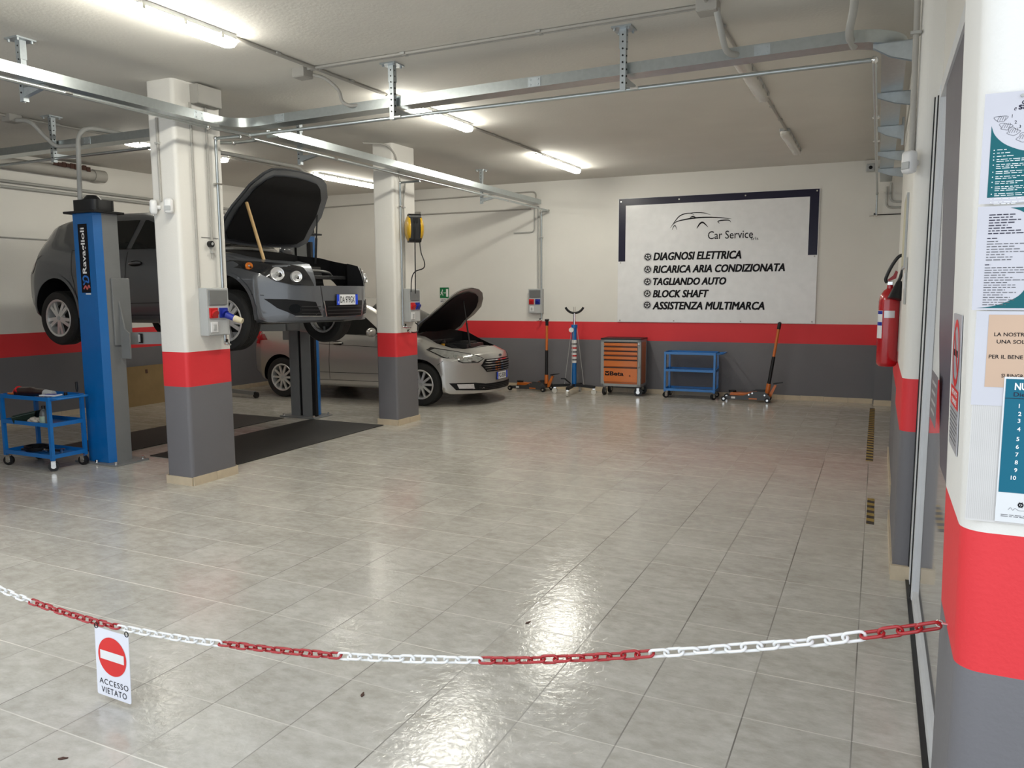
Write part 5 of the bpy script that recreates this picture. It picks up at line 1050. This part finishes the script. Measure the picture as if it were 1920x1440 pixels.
while k < 100 and s > .02:
    (x, z), a = at_len(s); sec = sum(x < q for q in bounds)
    o = (lr, lw)[sec % 2] if k in () else (lr if sec % 2 == 0 else lw).copy()
    if o.name not in COL.objects: COL.objects.link(o)
    o.parent = t; o.location = (x, 0, z); o.rotation_euler = (PI/2+(.35 if k % 2 == 0 else -1.15)+random.uniform(-.25, .25), -a, 0); o.rotation_mode = 'XYZ'
    o.matrix_local = Matrix.Translation((x, 0, z)) @ Matrix.Rotation(-a, 4, 'Y') @ Matrix.Rotation(PI/2+(.25 if k % 2 == 0 else -1.2)+random.uniform(-.25, .25), 4, 'X')
    s -= .0430; k += 1
bpy.data.objects.remove(lr); bpy.data.objects.remove(lw)
b = MB(); b.cyl((.19, 0, .885), (.168, 0, .885), .004, n=8); b.tube([(.168+.008*math.cos(a), 0, .885+.008*math.sin(a)) for a in [i*PI/6 for i in range(11)]], .002, 6); b.build('wall_hook', M_STEEL, t)
t = thing('no_entry_sign', 'white no entry sign with a red disc hanging from the barrier chain', 'sign', (-2.769, 2.035, .318), 0); SR = mat('sign_red', (.72, .018, .018), .35)
t.rotation_euler = (0, .03, 0)
b = MB(); b.prism(rrect(-.100, .100, -.293, 0, .008), 0, .0025, 'y'); b.build('plate', mat('sign_plate_white', (.80, .81, .88), .3), t)
poly_sheet(circ(0, -.112, .083, 40), SR, t, 'red_disc', -.0012); poly_sheet([(-.07, -.13), (.07, -.13), (.07, -.092), (-.07, -.092)], M_WINK, t, 'white_bar', -.0018)
text('ACCESSO', -.083, .088, -.241, -.217, M_INK, t, y=-.0012, spacing=1.15); text('VIETATO', -.073, .076, -.279, -.253, M_INK, t, y=-.0012, spacing=1.15)
for x in (-.09, .09): b = MB(); b.tube([(x+.01*math.cos(a), .0, .006+.011*math.sin(a)) for a in [i*PI/6 for i in range(12)]], .002, 6, closed=True); b.build('hanging_ring', M_BLACK, t, smooth=60)
FY = 1.828
M_SLV = mat('clear_sleeve', (.55, .545, .59), .15, coat=.4); M_TEAL = mat('teal_print', (.0, .105, .125), .4, spec=.3); M_TEALB = mat('teal_blue_print', (.0, .125, .20), .4, spec=.3); M_PEACH = mat('peach_paper', (.56, .385, .27), .5, coat=.3); M_PAP = mat('poster_paper', (.55, .54, .585), .3, coat=.2)
def lines(parent, x0, x1s, ztop, dz, h, m, y, name='text_line', jit=True):
    for i, x1 in enumerate(x1s):
        if x1 <= 0: continue
        b = MB(); x = x0; z = ztop-i*dz
        while x < x1: w = random.uniform(.004, .013); b.b.faces.new([b.b.verts.new(p) for p in ((x, y, z-h*.72), (min(x+w, x1), y, z-h*.72), (min(x+w, x1), y, z), (x, y, z))]); x += w+.0022
        b.build(name, m, parent)
def poster(name, x0, x1, z0, z1, lbl, dy, m=M_PAP):
    t = thing(name, lbl, 'notice', (x0, FY-dy, z0), 0, 'notices on the entrance pillar'); b = MB(); b.box(0, x1-x0, -.0012, 0, 0, z1-z0); b.build('sheet', m, t); return t
# 1 hand-washing sheet
t = poster('notice', .172, .44, 1.850, 2.062, 'teal and white hand washing notice, topmost on the entrance pillar', .002)
W1 = .268; arc = [(.014+.175*(1-math.cos(a)) if 0 else .014+.12*i/14*2.0, 0) for i, a in enumerate([0])]
cv = [(.014, .150), (.020, .133), (.034, .117), (.052, .106), (.075, .098), (.11, .096), (.15, .104), (.19, .126), (.205, .15)]
poly_sheet([(.014, .012), (W1-.012, .012), (W1-.012, .150)]+cr(cv, 4)[::-1], M_TEAL, t, 'teal_field', -.0016)
text('con', .062, .090, .186, .194, M_NAVY, t, y=-.0016); text('e', .050, .054, .176, .182, M_NAVY, t, y=-.0016, shear=.3); text('sapo', .057, .093, .173, .186, M_NAVY, t, y=-.0016, bold=.02)
for i, (x, z) in enumerate(((.047, .166), (.052, .154), (.060, .145), (.071, .136))): text(str(i+1), x, x+.003, z-.003, z+.003, M_INK, t, y=-.0016, keep=True)
M_PEN = mat('pencil_line', (.13, .13, .15), .5)
for i, (x, z) in enumerate(((.029, .162), (.037, .147), (.050, .137), (.068, .124))):
    b = MB(); c = [(x+.010*math.cos(a)*(1+.35*math.sin(3*a+i)), z+.007*math.sin(a)*(1+.3*math.cos(2*a+i))) for a in [k*2*PI/12 for k in range(13)]]; stroke(b, cr(c, 3), .0008, -.0016)
    for k in range(4): stroke(b, [(x-.006+k*.004, z-.003), (x-.004+k*.004, z+.002), (x-.001+k*.003, z+.006)], .0008, -.0016)
    b.build('hand_drawing', M_PEN, t)
zz = .104
for i, n in enumerate((1, 1, 1, 2, 3, 2, 2, 2, 3, 2, 1, 2)):
    if i < 3: lines(t, .026, [.042+.006*i], zz, .0036, .0018, M_WINK, -.0018)
    else: lines(t, .026, [.085+.02*random.random()]*(n-1)+[.06+.02*random.random()], zz, .0036, .0018, M_WINK, -.0018)
    b = MB(); ring_sheet(b, .021, zz-.001, 0, .0011, -.0018, 8); b.build('list_dot', M_WINK, t); zz -= .0036*n+.0026
b = MB(); b.cyl((.062, -.0012, .203), (.062, -.005, .203), .003, n=10); b.build('nail', M_PVC, t)
# 2 text sheet
t = poster('notice', .172, .44, 1.640, 1.845, 'white text notice with two teal corners, second from the top on the pillar', .002)
q = cr([(.055, .201), (.075, .193), (.095, .175), (.105, .15), (.103, .11), (.095, .06), (.082, .032), (.06, .017), (.035, .008), (.008, .004)], 5)
poly_sheet([(.256, .004), (.256, .201)]+q, M_TEAL, t, 'teal_field', -.0016)
lines(t, .020, [.064, .060, .074, .065, .052, .061, .075, .080], .189, .0052, .0026, M_NAVY, -.0018)
lines(t, .019, [.036], .143, .005, .0024, M_NAVY, -.0018); lines(t, .019, [.04, .083, .066, .076, .088, .05, .064, .062], .137, .0052, .0022, M_INKG, -.0018)
lines(t, .018, [.028], .091, .005, .0024, M_NAVY, -.0018); lines(t, .018, [.092, .092, .085, .054, .069, .09, .06, .072, .075, .055, .074, .052, .064, .072, .064, .058], .085, .0049, .0021, M_INKG, -.0018)
# 3 peach sheet in a sleeve
t = poster('notice', .181, .44, 1.447, 1.638, 'peach coloured notice in a clear sleeve, third from the top on the pillar', .002, M_SLV)
poly_sheet([(.022, .038), (.25, .038), (.25, .184), (.022, .184)], M_PEACH, t, 'peach_sheet', -.0018)
for s, x0, x1, z in (('LA NOSTRA', .033, .092, .141), ('UNA SOLU', .038, .094, .1265), ('PER IL BENE D', .026, .096, .096), ('P', .092, .097, .081), ('SI RINGRA', .050, .094, .058)): text(s, x0, x1, z, z+.0075, M_INK, t, y=-.0022, bold=.012)
# 4 ribbed sleeve and the blue list
t = poster('plastic_sleeve', .184, .30, 1.205, 1.452, 'empty ribbed plastic sleeve at the bottom of the notices, left of the blue list', .001, mat('ribbed_sleeve', (.62, .60, .58), .2, coat=.6))
for i in range(16): b = MB(); b.box(.002+i*.0034, .0032+i*.0034, -.0016, -.0012, .004, .243); b.build('rib', mat('rib_shade', (.54, .52, .50), .25), t)
t = poster('notice', .2365, .44, 1.209, 1.507, 'blue list of ten numbered rules, lowest notice on the entrance pillar', .004, M_PLATE)
poly_sheet([(.003, .062), (.2, .062), (.2, .294), (.003, .294)], M_TEALB, t, 'blue_field', -.0018)
text('NU', .0185, .040, .272, .2865, M_WINK, t, y=-.0022, bold=.03); text('Dieci', .0175, .046, .259, .2675, M_NAVY, t, y=-.0022, bold=.01)
b = MB(); b.box(.003, .2, -.0023, -.0018, .2545, .2555); b.build('rule_line', M_NAVY, t)
for i, z in enumerate((.236, .220, .206, .189, .169, .153, .137, .121, .105, .089)):
    text(str(i+1), .0275 if i < 9 else .0225, .0325, z, z+.0085, M_WINK, t, y=-.0022, bold=.02, keep=True); lines(t, .047, [.19, .17], z+.008, .005, .002, M_WINK, -.0022)
b = MB(); ring_sheet(b, .043, .038, .0028, .0052, -.0018, 16); stroke(b, [(.040, .032), (.046, .044)], .001, -.0018); stroke(b, [(.046, .032), (.040, .044)], .001, -.0018); b.build('round_crest', M_INK, t)
b = MB(); stroke(b, cr([(.022, .026), (.026, .031), (.030, .026), (.034, .030), (.042, .026), (.060, .028)], 4), .0006, -.0018); b.build('signature_line', M_INKG, t); lines(t, .010, [.19, .16], .016, .0032, .0016, M_INKG, -.0018)
# no smoking sign on the left face of the pillar
t = thing('no_smoking_sign', 'narrow no smoking sign with a red band on the side face of the entrance pillar', 'sign', (.1835, 2.04, 1.31), -PI/2, None)
t.location = (.1752, 2.065, 1.31); t.rotation_euler = (.018, 0, -PI/2)
b = MB(); b.box(-.10, .10, -.002, 0, 0, .315); b.build('plate', mat('sign_grey', (.42, .42, .44), .3), t)
b = MB(); ring_sheet(b, 0, .225, .062, .078, -.0026, 32); stroke(b, [(-.05, .27), (.05, .18)], .013, -.0026); b.build('red_ring', SR, t)
b = MB(); b.prism([(-.055, .217), (.04, .217), (.04, .232), (-.055, .232)], -.0024, -.002, 'y'); b.build('cigarette', M_INK, t)
poly_sheet([(-.095, .10), (.095, .10), (.095, .145), (-.095, .145)], SR, t, 'red_band', -.0024); text('VIETATO', -.07, .07, .126, .139, M_WINK, t, y=-.0028, bold=.02); text('FUMARE', -.06, .06, .106, .119, M_WINK, t, y=-.0028, bold=.02)
lines(t, -.09, [.085, .07, .088, .08, .086, .05, .08, .07], .09, .010, .004, M_INKG, -.0026)
t = thing('door_notice', 'small grey notice stuck on the glass of the office door', 'notice', (.229, 3.66, 1.13), -PI/2); b = MB(); b.box(-.17, .17, -.0015, 0, 0, .205); b.build('sheet', mat('notice_grey', (.22, .21, .23), .4), t); lines(t, -.12, [.13, .1, .12, .09], .17, .04, .018, M_PLATE, -.0022)
t = thing('framed_notice', 'pale framed notice seen edge-on on the first right pilaster above the extinguisher', 'notice', (.143, 5.70, 1.82), -PI/2); b = MB(); b.box(-.25, .25, -.012, 0, 0, .46); b.build('frame', M_GPLAST, t); b = MB(); b.box(-.235, .235, -.0135, -.012, .015, .445); b.build('sheet', mat('yellowed_paper', (.55, .52, .36), .5), t)
t = thing('switch_plate', 'grey switch plate seen edge-on on the first right pilaster, nearer the door', 'switch', (.143, 5.12, 1.60), -PI/2); b = MB(); b.box(-.07, .07, -.010, 0, 0, .27, .003); b.build('plate', M_PVC, t); b = MB(); b.box(-.04, .04, -.014, -.010, .09, .18); b.build('rocker', M_WPLAST, t)
for x, y, a, l in ((-2.615, 1.696, .5, 'small dark dry leaf on the floor near the bottom left corner'), (-1.549, 3.469, 1.2, 'small dark crumb of dirt on the floor right of the photo centre'), (-1.891, 2.525, 2.0, 'small dark speck of dirt on the floor below the middle of the chain')):
    b = MB(); b.prism([(.014*math.cos(k)*(1+.4*math.sin(2*k+a)), .007*math.sin(k)*(1+.3*math.cos(3*k))) for k in [i*PI/6 for i in range(12)]], .0005, .004); o = tag(b.build('dry_leaf', M_STAIN), l, 'leaf'); o.location = (x, y, 0); o.rotation_euler = (0, 0, a)
